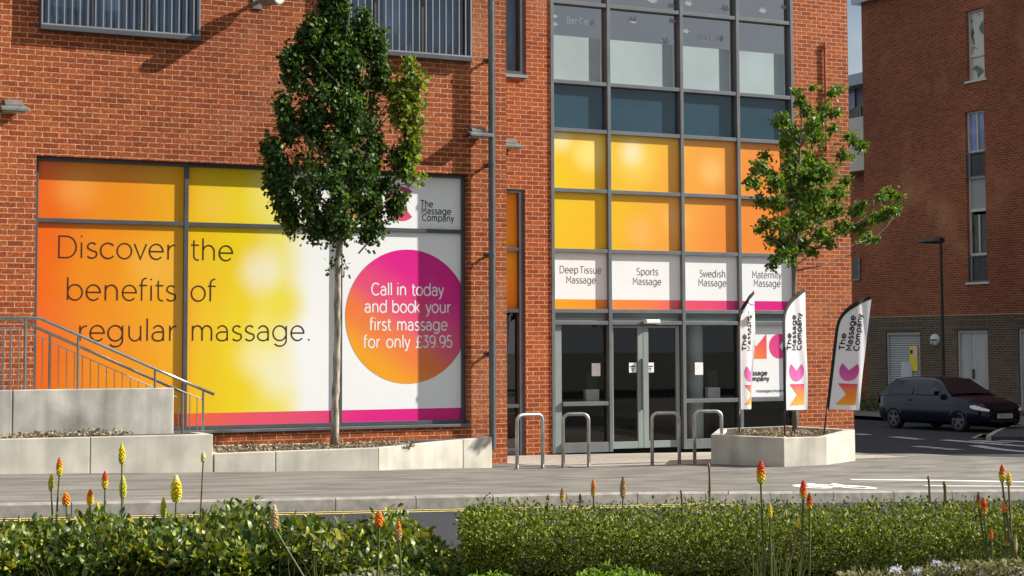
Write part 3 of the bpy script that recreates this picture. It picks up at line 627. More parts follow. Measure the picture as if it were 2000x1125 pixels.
for q_ in ((1237, 42, .13, 1), (1312, 42, .11, -1), (1083, 32, .1, 1), (1083, 48, .08, -1), (1275, 2, .14, 1), (1310, 12, .1, -1), (1345, 8, .12, 1), (1415, 18, .13, -1), (1490, 22, .12, 1), (1340, 62, .1, 1), (1300, 82, .12, 1), (1530, 15, .1, -1)): bird(*q_)
# ground floor band, shopfront and doors
DOORH = ZR['h']-.02
mb = MB()
for x0, x1 in EDGE: mb.box(x0, x1, YC+.03, YC+.08, DOORH+mw, ROW[6]-mw); mb.box(x0, x1-.06, YC+.0, YC+.03, DOORH+mw, DOORH+mw+.055)
mb.build('head_panel', SAGE, CW)
x0, x1 = EDGE[0]
mb = MB(); lw = xb(1099, 700)
mb.box(x0, lw, YC-.01, YC+.08, BASE, DOORH-mw); mb.build('jamb_panel', SAGE, CW)
for a, b, zl__ in ((lw, x1, ZR['low']), (*EDGE[2], zb(1400, 782)), (*EDGE[3], zb(1400, 782))):
    mb = MB(); mb.box(a, b, ym0+.008, ym1-.01, zl__-.035, zl__+.035); mb.build('transom', FR, CW, bevel=.004)
    mb = MB(); mb.box(a, b, ym0+.008, ym1-.01, BASE, BASE+.17); mb.build('bottom_rail', FR, CW, bevel=.004)
for (a, b) in ((lw, x1), EDGE[2], EDGE[3]):
    mb = MB(); mb.quad((a, YC+.03, BASE+.17), (b, YC+.03, BASE+.17), (b, YC+.03, DOORH-mw), (a, YC+.03, DOORH-mw)); mb.build('pane', GLS, CW)
# two sliding door leaves
dx0, dx1 = EDGE[1]; dm = xb(1259.5, 750)
for (a, b, st) in ((dx0+.01, dm-.004, 1), (dm+.004, dx1-.03, 0)):
    dd = MB(); y0, y1 = YC+.0, YC+.06; wd = .105
    sl_, sr_ = (.045, wd) if st else (wd, .07)
    dd.box(a, a+sl_, y0, y1, BASE+.04, DOORH-mw-.01); dd.box(b-sr_, b, y0, y1, BASE+.04, DOORH-mw-.01)
    dd.box(a+sl_, b-sr_, y0+.002, y1, BASE+.04, BASE+.16); dd.box(a+sl_, b-sr_, y0+.002, y1, DOORH-mw-.05, DOORH-mw-.01)
    dr = dd.build('door', SAGE, CW, bevel=.004)
    mb = MB(); mb.quad((a+sl_, YC+.03, BASE+.16), (b-sr_, YC+.03, BASE+.16), (b-sr_, YC+.03, DOORH-mw-.05), (a+sl_, YC+.03, DOORH-mw-.05)); mb.build('door_pane', GLS, CW)
    hp = xb(1240 if st else 1274, 718); hz = zb(1257, 718); s_ = .075
    nb = MB(); nb.quad((hp-s_, YC+.022, hz-.085), (hp+s_, YC+.022, hz-.085), (hp+s_, YC+.022, hz+.085), (hp-s_, YC+.022, hz+.085)); nb.build('door_notice', WHITE, CW)
    nb = MB()
    text(nb, 'Automatic', .006, lambda u, v: (hp+u, YC+.018, hz+.012+v), width=.105, h=.024, align=.5); text(nb, 'Door', .006, lambda u, v: (hp+u, YC+.018, hz-.03+v), width=.05, h=.024, align=.5)
    sg = -1 if st else 1; ribbon(nb, [(hp-.03*sg, hz-.062), (hp+.02*sg, hz-.05), (hp+.0*sg, hz-.07)], .008, lambda u, v: (u, YC+.018, v)); nb.build('lettering', BLACKT, CW)
mb = MB(); mb.box(dm-.035, dm-.012, YC-.035, YC+.0, zb(1258, 800), zb(1258, 700)); mb.build('door_handle', STEEL, CW, bevel=.004)
mb = MB(); mb.box(xb(1256, 627), xb(1283, 627), YB-.12, YB-.0135, zb(1270, 632), zb(1270, 624)); mb.build('door_sensor', WHITEP, CW, bevel=.012)
for px, py, hh in ((1164, 722, .11), (1365, 720, .11)):
    p = aY(px, py, YC+.03); mb = MB(); mb.quad((p[0]-.085, YC+.026, p[2]-hh), (p[0]+.085, YC+.026, p[2]-hh), (p[0]+.085, YC+.026, p[2]+hh), (p[0]-.085, YC+.026, p[2]+hh)); mb.build('paper_notice', WHITEP, CW)
# poster in the last shopfront bay
a, b = EDGE[3]; pz0, pz1 = zb(1500, 779)+.035, DOORH-mw
mb = MB(); mb.quad((a, YC+.02, pz0), (b, YC+.02, pz0), (b, YC+.02, pz1), (a, YC+.02, pz1)); mb.build('poster', WHITE, CW)
p = aY(1457, 701, YC+.02); s_ = aY(1457, 652, YC+.02)[2]-p[2]
mM, mC = MB(), MB(); logo(mM, mC, lambda u, v: (p[0]+u, YC+.0185, p[2]+v), s_)
mM.build('logo', gradient('logo_orange', [(0, lin('ee8a26')), (1, lin('e0445a'))], (p[0], 0, p[2]), (p[0]+s_*.6, 0, p[2]+s_), .4), CW); mC.build('logo', gradient('logo_magenta', [(0, lin('e0487c')), (1, lin('d21686'))], (p[0]+s_, 0, p[2]), (p[0]+s_*2, 0, p[2]+s_), .4), CW)
for s, a_, y, b_, h_ in (('The', 1455, 721, 1470, 8), ('Massage', 1456, 733, 1498, 8.5), ('Company', 1456, 744, 1502, 8.5)): 
    mb = MB(); line_on(mb, s, a_, y, b_, h_, 1.9, YC+.02, -.004, gap=1.25); mb.build('lettering', BLACKT, CW)
mb = MB(); line_on(mb, 'massagecompany', 1478, 766, 1533, 5, .9, YC+.02, -.004); mb.build('lettering', BLACKT, CW)
# rooms behind the glass
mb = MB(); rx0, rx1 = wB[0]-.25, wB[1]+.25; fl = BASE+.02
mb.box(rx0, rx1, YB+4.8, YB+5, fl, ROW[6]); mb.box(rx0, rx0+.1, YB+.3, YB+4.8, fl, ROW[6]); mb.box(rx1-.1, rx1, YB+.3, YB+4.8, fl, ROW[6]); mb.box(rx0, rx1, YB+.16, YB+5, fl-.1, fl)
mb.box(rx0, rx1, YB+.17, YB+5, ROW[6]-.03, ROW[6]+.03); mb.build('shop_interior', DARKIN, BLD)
mb = MB(); pc = aY(1357, 740, YB+.4); mb.lathe([(.15, fl), (.15, ROW[6]-.04)], (pc[0], YB+.4, 0), 24); mb.build('interior_column', P('column_grey', (.58, .62, .62), .6, 0, .05, 2), BLD, smooth=False)
mb = MB(); mb.box(rx0+.6, rx0+1.5, YB+2.5, YB+3.1, fl, fl+1.05); mb.box(rx1-2.4, rx1-1.0, YB+1.8, YB+2.4, fl, fl+.8); mb.build('counter', P('counter_brown', (.10, .07, .05), .5, 0, .2, 3), BLD)
UPW = P('upper_room', (.62, .62, .66), .9, 0, .08, 1)
mb = MB(); uf, uc = ROW[2]-.02, ROW[1]+.75
mb.box(rx0, rx0+.1, YB+.3, YB+5, uf, uc); mb.box(rx1-.1, rx1, YB+.3, YB+5, uf, uc); mb.box(rx0, rx1, YB+.17, YB+5.2, uf-.1, uf); mb.box(rx0, rx1, YB+.17, YB+5.2, uc, uc+.1)
wall(mb, rx0, rx1, uf, uc, YB+5, .2, HU); mb.build('upper_interior', UPW, BLD)

# white card boxes on the shop window ledge
for px, py, lb in ((1156, 774, 'small white card box on the window ledge left of the doors'), (1393, 771, 'small white card box on the window ledge right of the doors')):
    p = aY(px, py, YB+.2); t_ = empty('display_box', (p[0], YB+.2, ZR['low']+.037), lb, 'box', 'card boxes in the shopfront')
    mb = MB(); z = ZR['low']+.037; mb.box(p[0]-.13, p[0]+.13, YB+.17, YB+.27, z, z+.2); mb.build('carton', WHITEP, t_, bevel=.006)
    mb = MB(); mb.box(p[0]-.1, p[0]+.1, YB+.19, YB+.26, z+.201, z+.5); mb.build('plant', P('ledge_plant', (.02, .035, .02), .8, 0, .4, 20, .5), t_)
    mb = MB(); mb.box(p[0]-.2, p[0]+.2, YB+.165, YB+.4, z-.04, z-.002); mb.build('shelf', FR, t_)

# wall lamps
LAMPM = P('lamp_housing', (.20, .20, .19), .4, .3, .2, 8)
def wall_lamp(px, py, Y, label, s=1.0):
    p = aY(px, py, Y); x, z = p[0], p[2]
    r = empty('wall_lamp', (x, Y, z), label, 'wall lamp', 'wedge wall lamps on the brick front')
    mb = MB(); mb.prism([(x-.12*s, Y, z+.02), (x-.12*s, Y-.13*s, z-.01*s), (x-.12*s, Y-.13*s, z+.05*s), (x-.12*s, Y-.05*s, z+.115*s), (x-.12*s, Y, z+.115*s)], (.24*s, 0, 0)); mb.build('back_box', LAMPM, r, bevel=.006)
    mb = MB(); mb.add([(x-.17*s, Y-.02, z+.0), (x+.17*s, Y-.02, z+.0), (x+.19*s, Y-.23*s, z-.06*s), (x-.19*s, Y-.23*s, z-.06*s), (x-.17*s, Y-.02, z+.05*s), (x+.17*s, Y-.02, z+.05*s), (x+.19*s, Y-.23*s, z-.015*s), (x-.19*s, Y-.23*s, z-.015*s)],
                      [(0, 1, 2, 3)[::-1], (4, 5, 6, 7), (0, 1, 5, 4), (1, 2, 6, 5), (2, 3, 7, 6), (3, 0, 4, 7)]); hd = mb.build('hood', LAMPM, r, bevel=.008)
    mb = MB(); mb.box(x-.14*s, x+.14*s, Y-.2*s, Y-.04, z-.075*s, z-.045*s); mb.build('lens', P('lamp_lens', (.35, .34, .3), .2, 0, .05, 3), hd)
wall_lamp(24, 212, YA, 'grey wedge wall lamp above the left end of the poster window')
wall_lamp(929, 262, YA, 'grey wedge wall lamp left of the downpipe')
wall_lamp(992, 284, YB, 'grey wedge wall lamp right of the downpipe, half behind the brick corner')
# projecting flood lamp over the first floor
p = aY(502, 7, YA); x, z = p[0], p[2]
r = empty('flood_lamp', (x, YA, z), 'grey cylindrical lamp on an arm between the two barred windows', 'wall lamp')
mb = MB(); mb.tube([(x, YA, z+.02), (x+.02, YA-.2, z+.03)], .03, 8); mb.box(x-.07, x+.07, YA-.02, YA-.001, z-.08, z+.1); mb.build('arm', LAMPM, r)
mb = MB(); mb.tube([(x+.0, YA-.12, z+.03), (x+.04, YA-.18, z+.03), (x+.16, YA-.50, z+.03)], [.05, .10, .115], 16); mb.build('housing', LAMPM, r)
mb = MB(); mb.tube([(x+.16, YA-.501, z+.03), (x+.162, YA-.506, z+.03)], .10, 16); mb.build('lens', P('flood_lens', (.5, .5, .46), .15, 0, .05, 3), r)

# ------------------------------------------------------------------ concrete walls, planters, rails
YP = 21.80; YPB = 22.80
def litter(name, pts, n, zf_, zone, sc=.045, label=None):
    (x0, x1, y0, y1) = zone; C = np.array([(x0+(x1-x0)*RNG.random(), y0+(y1-y0)*RNG.random(), 0) for _ in range(n)]); C[:, 2] = [zf_(c[0], c[1])+.006+.03*RNG.random() for c in C]
    V, T = leaves(C, sc, 0, 'oval', 1.5)
    return np_mesh(name, V, T, LITM, kind='stuff')
LITM = leafmat('dead_leaves', [(.10, .07, .045), (.28, .21, .13), (.42, .36, .26), (.20, .15, .09), (.34, .30, .22)], .1, .8, .15)
# long planter that carries the first tree
x418 = float(aY(417.5, 900, YP)[0]); x538 = float(aY(538, 900, YP)[0]); x738 = float(aY(739, 900, YP)[0])
pe = aG(941, 918); xe, ye = float(pe[0])+.02, 22.32; pf = float(aY(962, 880, 22.43)[0])
def ztop(px, py, Y): return float(aY(px, py, Y)[2])
zt0, zt1, zt2 = ztop(418, 886, YP), ztop(538, 881.5, YP), ztop(739, 874.5, YP); zt3 = ztop(941, 857, ye)
PL = empty('concrete_planter', (x418, YP, g(x418, YP)), 'long low concrete planter under the poster window holding the dense tree', 'planter')
def slab(mb, pa, pb, za0, za1, T=.12, gap=.004):
    """upright concrete slab from pa to pb (plan), sloping top"""
    pa = np.array(pa, float); pb = np.array(pb, float); d = (pb-pa)/np.hypot(*(pb-pa)); n = np.array([-d[1], d[0]])*T; pa = pa+d*gap; pb = pb-d*gap
    V = []
    for q_, z in ((pa, za0), (pb, za1)):
        for o in (q_, q_+n): V += [(o[0], o[1], g(*q_)-.15), (o[0], o[1], z)]
    mb.add(V, [(0, 4, 5, 1), (6, 2, 3, 7), (1, 5, 7, 3), (4, 6, 7, 5), (2, 0, 1, 3), (0, 2, 6, 4)])
mb = MB(); slab(mb, (x418, YP), (x538, YP), zt0, zt1); slab(mb, (x538, YP), (x738, YP), zt1, zt2); slab(mb, (x738, YP), (xe, ye), zt2, zt3); slab(mb, (xe, ye), (pf, 22.44), zt3, zt3+.01)
slab(mb, (pf, 22.44), (pf+.02, YPB), zt3+.01, zt3+.02)
zb_pts = [ztop(x, y, YPB) for x, y in ((450, 869), (735, 862.5), (935, 854.5))]; xb_pts = [float(aY(x, 860, YPB)[0]) for x in (450, 735, 935)]
zbk = lambda x: float(np.interp(x, xb_pts, zb_pts))
for a, b in ((x418, x538), (x538, x738), (x738, pf)): slab(mb, (a, YPB-.1), (b, YPB-.1), zbk(a), zbk(b), .1)
slab(mb, (x418+.12, YP+.125), (x418+.12, YPB-.105), zt0-.005, zbk(x418)-.005)
mb.build('side_wall', CONC, PL, bevel=.01)
zfr = lambda x: zt0+(zt2-zt0)*(x-x418)/(x738-x418) if x < x738 else zt2+(zt3-zt2)*(x-x738)/(xe-x738)
zs_l = lambda x, y: zfr(x)-.03+(zbk(x)-zfr(x))*(y-YP)/(YPB-YP)
mb = MB()
for i in range(30):
    xa0, xa1 = x418+.02+(pf-x418)*i/30, x418+.02+(pf-x418)*(i+1)/30
    yy0 = lambda x: YP+.1 if x < x738 else YP+.1+(ye-YP)*(x-x738)/(xe-x738)
    mb.quad((xa0, yy0(xa0), zs_l(xa0, YP+.1)), (xa1, yy0(xa1), zs_l(xa1, YP+.1)), (xa1, YPB-.1, zs_l(xa1, YPB)), (xa0, YPB-.1, zs_l(xa0, YPB)))
mb.build('soil', SOIL, PL)
litter('leaf_litter', None, 3800, lambda x, y: zs_l(x, y), (x418+.1, x738+.6, YP+.14, YPB-.12))
# lower planter of the stair block and the tall wall behind it
YU = 22.24
xl0 = -3.0; ul0, ul1 = ztop(10, 857.5, YP), ztop(415, 848, YP); zu = ztop(330, 757.5, YU); xu1 = float(aY(340, 800, YU)[0])
LP = empty('concrete_planter', (x418-2, YP, g(4, YP)), 'plain concrete planter wall in front of the stair railing, topped with dry leaves', 'planter')
xj = float(aY(176, 880, YP)[0]); xk = xj-1.35
zl = lambda x: ul0+(ul1-ul0)*(x-float(aY(10, 857, YP)[0]))/(x418-float(aY(10, 857, YP)[0]))
mb = MB()
for a, b in ((xl0, xk), (xk, xj), (xj, x418-.01)): slab(mb, (a, YP), (b, YP), zl(a), zl(b))
slab(mb, (x418-.01, YP+.13), (x418-.01, YU+.2), zl(x418), zl(x418)); mb.build('side_wall', CONC, LP, bevel=.01)
mb = MB(); mb.quad((xl0, YP+.1, zl(xl0)-.03), (x418-.13, YP+.1, zl(x418)-.03), (x418-.13, YU+.02, zl(x418)+.0), (xl0, YU+.02, zl(xl0)+.03)); mb.build('soil', SOIL, LP)
def zlit(x, y): return zl(x)-.02+.07*(y-YP)/.45*max(0, 1-abs(x-float(aY(175, 850, YP)[0]))/1.6)
litter('leaf_litter', None, 2600, zlit, (xl0+2, x418-1.0, YP+.12, YU-.02))
RW = empty('concrete_wall', (xu1-2, YU, zl(4)), 'tall stained concrete wall under the stair railing, behind the leafy planter', 'wall')
xm = float(aY(24, 800, YU)[0]); mb = MB()
for a, b in ((xl0, xm), (xm, xu1)): mb.box(a+.004, b-.004, YU, YU+.18, -.1, zu+.012*(b-4)*0)
mb.build('wall_slab', CONC2, RW, bevel=.012)
mb = MB(); mb.box(xl0, xu1-2.0, YU+.18, YU+1.3, -.1, zu-.02)
for k in range(8): mb.box(xu1-2.0+.26*k, xu1-2.0+.26*(k+1), YU+.18, YU+1.3, -.1, zu-.02-.125*(k+1))
mb.build('stair', CONC, RW)
def rail_pts(pxs, Y): return [aY(x, y, Y) for x, y in pxs]
HR = empty('stair_railing', aY(300, 757, YU+.06), 'brushed steel stair railing with a high handrail nearest the street', 'railing')
YR = YU+.06
mb = MB(); mb.tube(rail_pts([(-120, 623), (60, 620.5), (78, 622), (150, 653), (306, 722), (418, 770)], YR), .021, 10); mb.build('handrail', STEEL, HR, smooth=True)
for px, y0, y1 in ((50, 622, 762), (153, 655, 760), (303, 721, 757)):
    mb = MB(); a, b = aY(px, y0, YR), aY(px, y1, YR); mb.tube([(a[0], YR, a[2]), (a[0], YR, zu)], .016, 8); mb.build('post', STEEL, HR)
a = aY(397, 762, YR); mb = MB(); mb.tube([(a[0], YR, a[2]), (a[0], YR, .2)], .016, 8); mb.build('post', STEEL, HR)
mb = MB(); mb.tube(rail_pts([(346, 760), (397, 781)], YR), .008, 6)
for px in (371, 385): a = aY(px, 760+(px-346)*.41, YR); mb.tube([(a[0], YR, a[2]), (a[0], YR, .2)], .007, 6)
for k in range(-9, 4):
    px = 8+k*14.5; a = aY(px, 642, YR); mb.tube([(a[0], YR, a[2]), (a[0], YR, zu)], .007, 6)
mb.tube(rail_pts([(-120, 642), (44, 641)], YR), .008, 6); mb.build('baluster_panel', STEEL, HR)
HR2 = empty('stair_railing', aY(300, 757, YU+1.15), 'bright steel stair railing with close balusters on the window side', 'railing'); YS = YU+1.15
mb = MB(); mb.tube(rail_pts([(-100, 624), (36, 624), (357, 766)], YS), .021, 10); mb.build('handrail', STEEL, HR2, smooth=True)
mb = MB(); mb.tube(rail_pts([(-100, 640), (36, 641), (345, 776)], YS), .008, 6)
for k in range(-5, 20):
    px = 52+k*15.6; py = max(641, 641+(px-36)*.437); a = aY(px, py, YS); mb.tube([(a[0], YS, a[2]), (a[0], YS, max(.2, a[2]-.95))], .007, 6)
mb.build('baluster_panel', STEEL, HR2)
a = aY(357, 766, YS); mb = MB(); mb.tube([(a[0], YS, a[2]), (a[0], YS, .15)], .018, 8); mb.build('post', STEEL, HR2)
a = aY(98, 651, YS); mb = MB(); mb.tube([(a[0], YS, a[2]), (a[0], YS, zu-.1)], .018, 8); mb.build('post', STEEL, HR2)

# angular planter with the flags and the second tree
q1, q2, q3, q4 = [np.array(aG(*p)[:2]) for p in ((1389, 906), (1531, 912), (1614, 911), (1671, 900))]
q3 = aY(1614, 905, float(q2[1])+.06)[:2]; q5 = q4+np.array([-.1, 1.5]); q6 = q1+np.array([1.12, 1.5])
PH = .42
P2 = empty('concrete_planter', (float(q2[0]), float(q2[1]), 0), 'angular concrete planter at the corner holding the flags and the open tree', 'planter')
mb = MB(); tops = [ztop(1389, 849, float(q1[1])), ztop(1531, 855, float(q2[1])), ztop(1614, 853, float(q3[1])), ztop(1671, 839, float(q4[1]))]
ring = [(q1, tops[0]), (q2, tops[1]), (q3, tops[2]), (q4, tops[3]), (q5, tops[3]), (q6, tops[0])]
zp2 = float(np.mean(tops))
for i in range(6): (a, z0), (b, z1) = ring[i], ring[(i+1) % 6]; slab(mb, a, b, z0, z1, .13, .002)
mb.build('side_wall', CONC, P2, bevel=.008)
ce = sum(r0[0] for r0 in ring)/6
mb = MB(); mb.poly([(*(ce+(a-ce)*.9), z-.045) for a, z in ring]); mb.build('soil', SOIL, P2)
C = []
while len(C) < 1500:
    w_ = RNG.dirichlet(np.ones(6)*.6); C.append(list(sum(wi*(ce+(r0[0]-ce)*.87) for wi, r0 in zip(w_, ring)))+[sum(wi*r0[1] for wi, r0 in zip(w_, ring))-.03+.03*RNG.random()])
V, T = leaves(np.array(C), .045, 0, 'oval', 1.5); np_mesh('leaf_litter', V, T, LITM, kind='stuff')

# ------------------------------------------------------------------ bicycle stands
for (l, r_px, yt, yb, lb) in ((1010, 1060, 811, 917, 'steel bicycle hoop in front of the brick pier, left of the entrance'), (1100, 1150, 809, 914.5, 'steel bicycle hoop in front of the glazing just left of the doors'),
                              (1274, 1327, 807, 909, 'steel bicycle hoop in front of the right door leaf'), (1357, 1410, 803.5, 906.5, 'steel bicycle hoop beside the angular planter')):
    a, b = aG(l, yb), aG(r_px, yb-1.2); h_ = float(aY(l, yt, float(a[1]))[2])
    r = empty('bicycle_stand', (a+b)/2, lb, 'bicycle stand', 'steel bicycle hoops outside the entrance')
    d = (b-a)[:2]; rr = .09/np.hypot(*d); pts = [(a[0], a[1], a[2]-.02), (a[0], a[1], h_-.09)]
    for q_ in np.linspace(0, 90, 7)[1:]: pts.append((*(a[:2]+d*rr*(1-math.cos(rad(q_)))), h_-.09+.09*math.sin(rad(q_))))
    for q_ in np.linspace(90, 0, 7)[:-1]: pts.append((*(b[:2]-d*rr*(1-math.cos(rad(q_)))), h_-.09+.09*math.sin(rad(q_))))
    pts += [(b[0], b[1], h_-.09), (b[0], b[1], b[2]-.02)]
    mb = MB(); mb.tube(pts, .025, 12); mb.build('hoop', GAL, r, smooth=True)
    for q_ in (a, b): mb = MB(); mb.lathe([(.06, q_[2]), (.06, q_[2]+.006), (.03, q_[2]+.012)], (q_[0], q_[1], 0), 16); mb.build('foot_collar', GAL, r)

# ------------------------------------------------------------------ feather flags
CLOTH, tcl, bcl = newmat('flag_cloth'); bcl.inputs['Base Color'].default_value = (.78, .79, .82, 1); bcl.inputs['Roughness'].default_value = .7
tl = nd(tcl, 'BsdfTranslucent'); tl.inputs[0].default_value = (.75, .76, .8, 1); ms_ = nd(tcl, 'MixShader'); ms_.inputs[0].default_value = .3
tcl.links.new(bcl.outputs[0], ms_.inputs[1]); tcl.links.new(tl.outputs[0], ms_.inputs[2]); tcl.links.new(ms_.outputs[0], tcl.nodes['Material Output'].inputs[0])
POLE = P('flag_pole_black', (.015, .015, .017), .4, 0, .1, 5)
def flag(px, py, ang, tilt, label, seed, wave=.012, depth=None, fold=0, sw=.5, HT=2.15):
    base = aG(px, 905); D_ = depth; b0 = aD(px, py, D_); x, y, z = b0
    Rv = Vector(_R).normalized(); Fv = Vector((_F[0], _F[1], 0)).normalized(); ca, sa = math.cos(rad(ang)), math.sin(rad(ang))
    A = Rv*ca+Fv*sa; N = (Rv*sa-Fv*ca); Up = Vector((0, 0, 1))*math.cos(rad(tilt))+A*math.sin(rad(tilt)); Ad = A*math.cos(rad(tilt))-Vector((0, 0, 1))*math.sin(rad(tilt))*.3
    B0 = .38
    def pole(b): return .0 if b < HT-.62 else .97*sw*((b-HT+.62)/.62)**3.2
    ph = seed*1.7
    def Sf(a, b, o=0):
        s = a/sw
        wv = wave*s*(math.sin(9*a/sw*1.0+2.2*b+ph)+.6*math.sin(5.1*b-3*s+ph*2))+.5*wave*math.sin(14*s+6*b*.6+ph)*s
        fo = fold*math.sin(s*math.pi*1.6)*s*(1.1-.35*b)
        v = Vector((x, y, z))+Ad*a*(1-abs(fold)*.3)+Up*b+N*(wv+fo+o)
        return tuple(v)
    r = empty('feather_flag', (x, y, z), label, 'flag', 'feather flags in the corner planter')
    mb = MB(); mb.tube([Sf(0, b) for b in np.linspace(-.1, B0+.02, 4)], .012, 8); mb.build('pole', POLE, r, smooth=True)
    # black sleeve that follows the bent pole
    bs = np.concatenate([np.linspace(B0-.02, HT-.6, 16), np.linspace(HT-.58, HT, 34)]); sl = .032; mb = MB(); v_ = []
    for b in bs: v_ += [Sf(pole(b)-.012, b, .006), Sf(pole(b)+sl*(1-.6*sstep((b-HT+.2)/.2)), b-.05*sstep((b-HT+.5)/.45), .006), Sf(pole(b)+sl*(1-.6*sstep((b-HT+.2)/.2)), b-.05*sstep((b-HT+.5)/.45), -.006), Sf(pole(b)-.012, b, -.006)]
    n = len(bs); mb.add(v_, [(4*i+k, 4*i+(k+1) % 4, 4*i+4+(k+1) % 4, 4*i+4+k) for i in range(n-1) for k in range(4)]+[(3, 2, 1, 0), (4*n-4, 4*n-3, 4*n-2, 4*n-1)])
    mb.build('sleeve', BLK, r)
    mb = MB(); nu, nv = 26, 60; vs = []
    for j in range(nv+1):
        b = B0+(HT-.05-B0)*j/nv
        for i in range(nu+1): a = pole(b)+.02+(sw-pole(b)-.02)*i/nu; vs.append(Sf(a, b))
    mb.add(vs, [(j*(nu+1)+i, j*(nu+1)+i+1, (j+1)*(nu+1)+i+1, (j+1)*(nu+1)+i) for j in range(nv) for i in range(nu)])
    sail = mb.build('sail', CLOTH, r, smooth=True)
    def subdiv(mbx):                                    # bend flat shapes onto the cloth
        bm = bmesh.new(); vv = [bm.verts.new((p[0], p[1], 0)) for p in mbx.v]
        for f in mbx.f: bm.faces.new([vv[i] for i in f])
        bm.normal_update()
        bmesh.ops.triangulate(bm, faces=bm.faces[:]); 
        for _ in range(4): bmesh.ops.subdivide_edges(bm, edges=[e for e in bm.edges if e.calc_length() > .03], cuts=1)
        bmesh.ops.triangulate(bm, faces=bm.faces[:])
        o = MB(); o.add([Sf(v.co.x, v.co.y, .004) for v in bm.verts], [tuple(v.index for v in f.verts) for f in bm.faces] if not bm.verts.index_update() else []); bm.free(); return o
    sc = sw/.5; mM, mC = MB(), MB(); ls_ = .31*sc
    logo(mM, mC, lambda u, v: (.43*sc-v, B0+.07+u*1.02, 0), ls_)
    w0 = Sf(0, B0); w1_ = Sf(.3, B0+.4); w2_ = Sf(0, B0+.37); w3 = Sf(.1, B0+.75)
    subdiv(mM).build('logo', gradient('flag_logo_orange', [(0, lin('f29a18')), (.55, lin('ee7a28')), (1, lin('de3060'))], (0, 0, w0[2]+.06), (0, 0, w0[2]+.39), .6), sail)
    subdiv(mC).build('logo', gradient('flag_logo_pink', [(0, lin('d85aa0')), (1, lin('b02a8c'))], (0, 0, w0[2]+.42), (0, 0, w0[2]+.72), .6), sail)
    mb = MB()
    for s_, a0, w_ in (('The', .165, .235), ('Massage', .275, .50), ('Company', .385, .53)):
        text(mb, s_, .019, lambda u, v: Sf((a0*sc-v*sc), B0+.87+u, .004), width=w_, h=.083, gap=1.25, eps=-.0005*_F)
    mb.build('lettering', BLACKT, sail)
flag(1444, 850, 44, 0.5, 'furled narrow feather flag at the left end of the angular planter', 1, .014, 26.0, .12, .46)
flag(1533, 853, 38, 0, 'upright feather flag in front of the brick pier, middle one of the three', 2, .008, 25.3, 0, .48)
flag(1609, 850, 10, 8, 'creased feather flag leaning out beyond the brick pier', 3, .014, 25.4, 0, .49, HT=2.06)

# ------------------------------------------------------------------ trees
BARK = P('pale_bark', (.30, .26, .21), .85, 0, .45, 18, .6, .2, 6, stretch=(1, 1, .35))
BARKD = P('grey_bark', (.17, .14, .11), .85, 0, .45, 18, .6, .2, 6, stretch=(1, 1, .35))
def limb(mb, a, b, r0, r1, bend=.1, n=6):
    a, b = np.array(a, float), np.array(b, float); L = np.linalg.norm(b-a); mid = RNG.normal(size=3)*bend*L*.4; mid[2] -= bend*L*.5
    mb.tube([a+(b-a)*t+mid*4*t*(1-t)*.5 for t in np.linspace(0, 1, n)], list(np.linspace(r0, r1, n)), 7)
# dense upright tree
YT = 22.22
tr = empty('street_tree', aY(655, 862, YT), 'dense dark green upright tree in front of the poster window', 'tree', 'young street trees in planters')
tp = [(654.5, 868, .062), (655, 820, .052), (656, 760, .048), (658, 660, .045), (660, 560, .043), (662, 500, .042), (666, 420, .040), (669, 340, .036), (670, 250, .03), (668, 160, .022), (664, 70, .014), (661, -30, .008)]
ty = np.linspace(868, -30, 44); tI = lambda y, k: float(np.interp(y, [q_[1] for q_ in tp][::-1], [q_[k] for q_ in tp][::-1]))
mb = MB(); mb.tube([aY(tI(y, 0)+.9*math.sin(y*.021)+.5*math.sin(y*.07), y, YT+.02*math.sin(y*.03)) for y in ty], [tI(y, 2)*(1+.07*math.sin(y*.11)+.05*RNG.normal()) for y in ty], 12); trunkT = mb.build('trunk', BARK, tr, smooth=True)
prof = [(-45, 642, 664), (-20, 636, 678), (0, 636, 688), (40, 614, 702), (70, 606, 706), (100, 590, 718), (120, 578, 738), (150, 582, 744), (190, 570, 750), (230, 558, 756), (270, 555, 762), (300, 542, 770), (330, 542, 778), (360, 546, 785), (390, 553, 772), (420, 570, 758), (445, 584, 742), (465, 605, 722), (480, 635, 695)]
def pl(y, k): return float(np.interp(y, [p[0] for p in prof], [p[k] for p in prof]))
holes = [(598, 300, 18), (738, 248, 16), (606, 345, 14), (712, 135, 18), (752, 205, 14), (700, 455, 18), (640, 372, 16), (700, 62, 13), (596, 180, 14), (618, 415, 14), (720, 395, 13), (560, 320, 12), (740, 340, 13), (570, 255, 12), (655, 440, 12), (625, 120, 12)]
cl = []
while len(cl) < 350:
    y = RNG.uniform(-45, 458); x0, x1 = pl(y, 1)+min(26, 10+(y+45)*.13), pl(y, 2)-min(26, 10+(y+45)*.13); x = RNG.uniform(x0, x1); hw = (x1-x0)/2; u = (x-(x0+x1)/2)/hw
    if any((x-a)**2+(y-b)**2 < r*r for a, b, r in holes): continue
    if x > 755 and y < 130: continue
    dz = math.sqrt(max(0, 1-u*u))*hw/128*.7; cl.append(dsh(aY(x, y, YT), RNG.uniform(-1, 1)*max(.1, dz)))
def spike(x0, y0, x1, y1, n, w, dst):
    for k in range(n): t = (k+.5)/n; dst.append(aY(x0+(x1-x0)*t+RNG.normal()*w*(.35+t*.65), y0+(y1-y0)*t, YT)+np.array([0, RNG.normal()*.05, 0]))
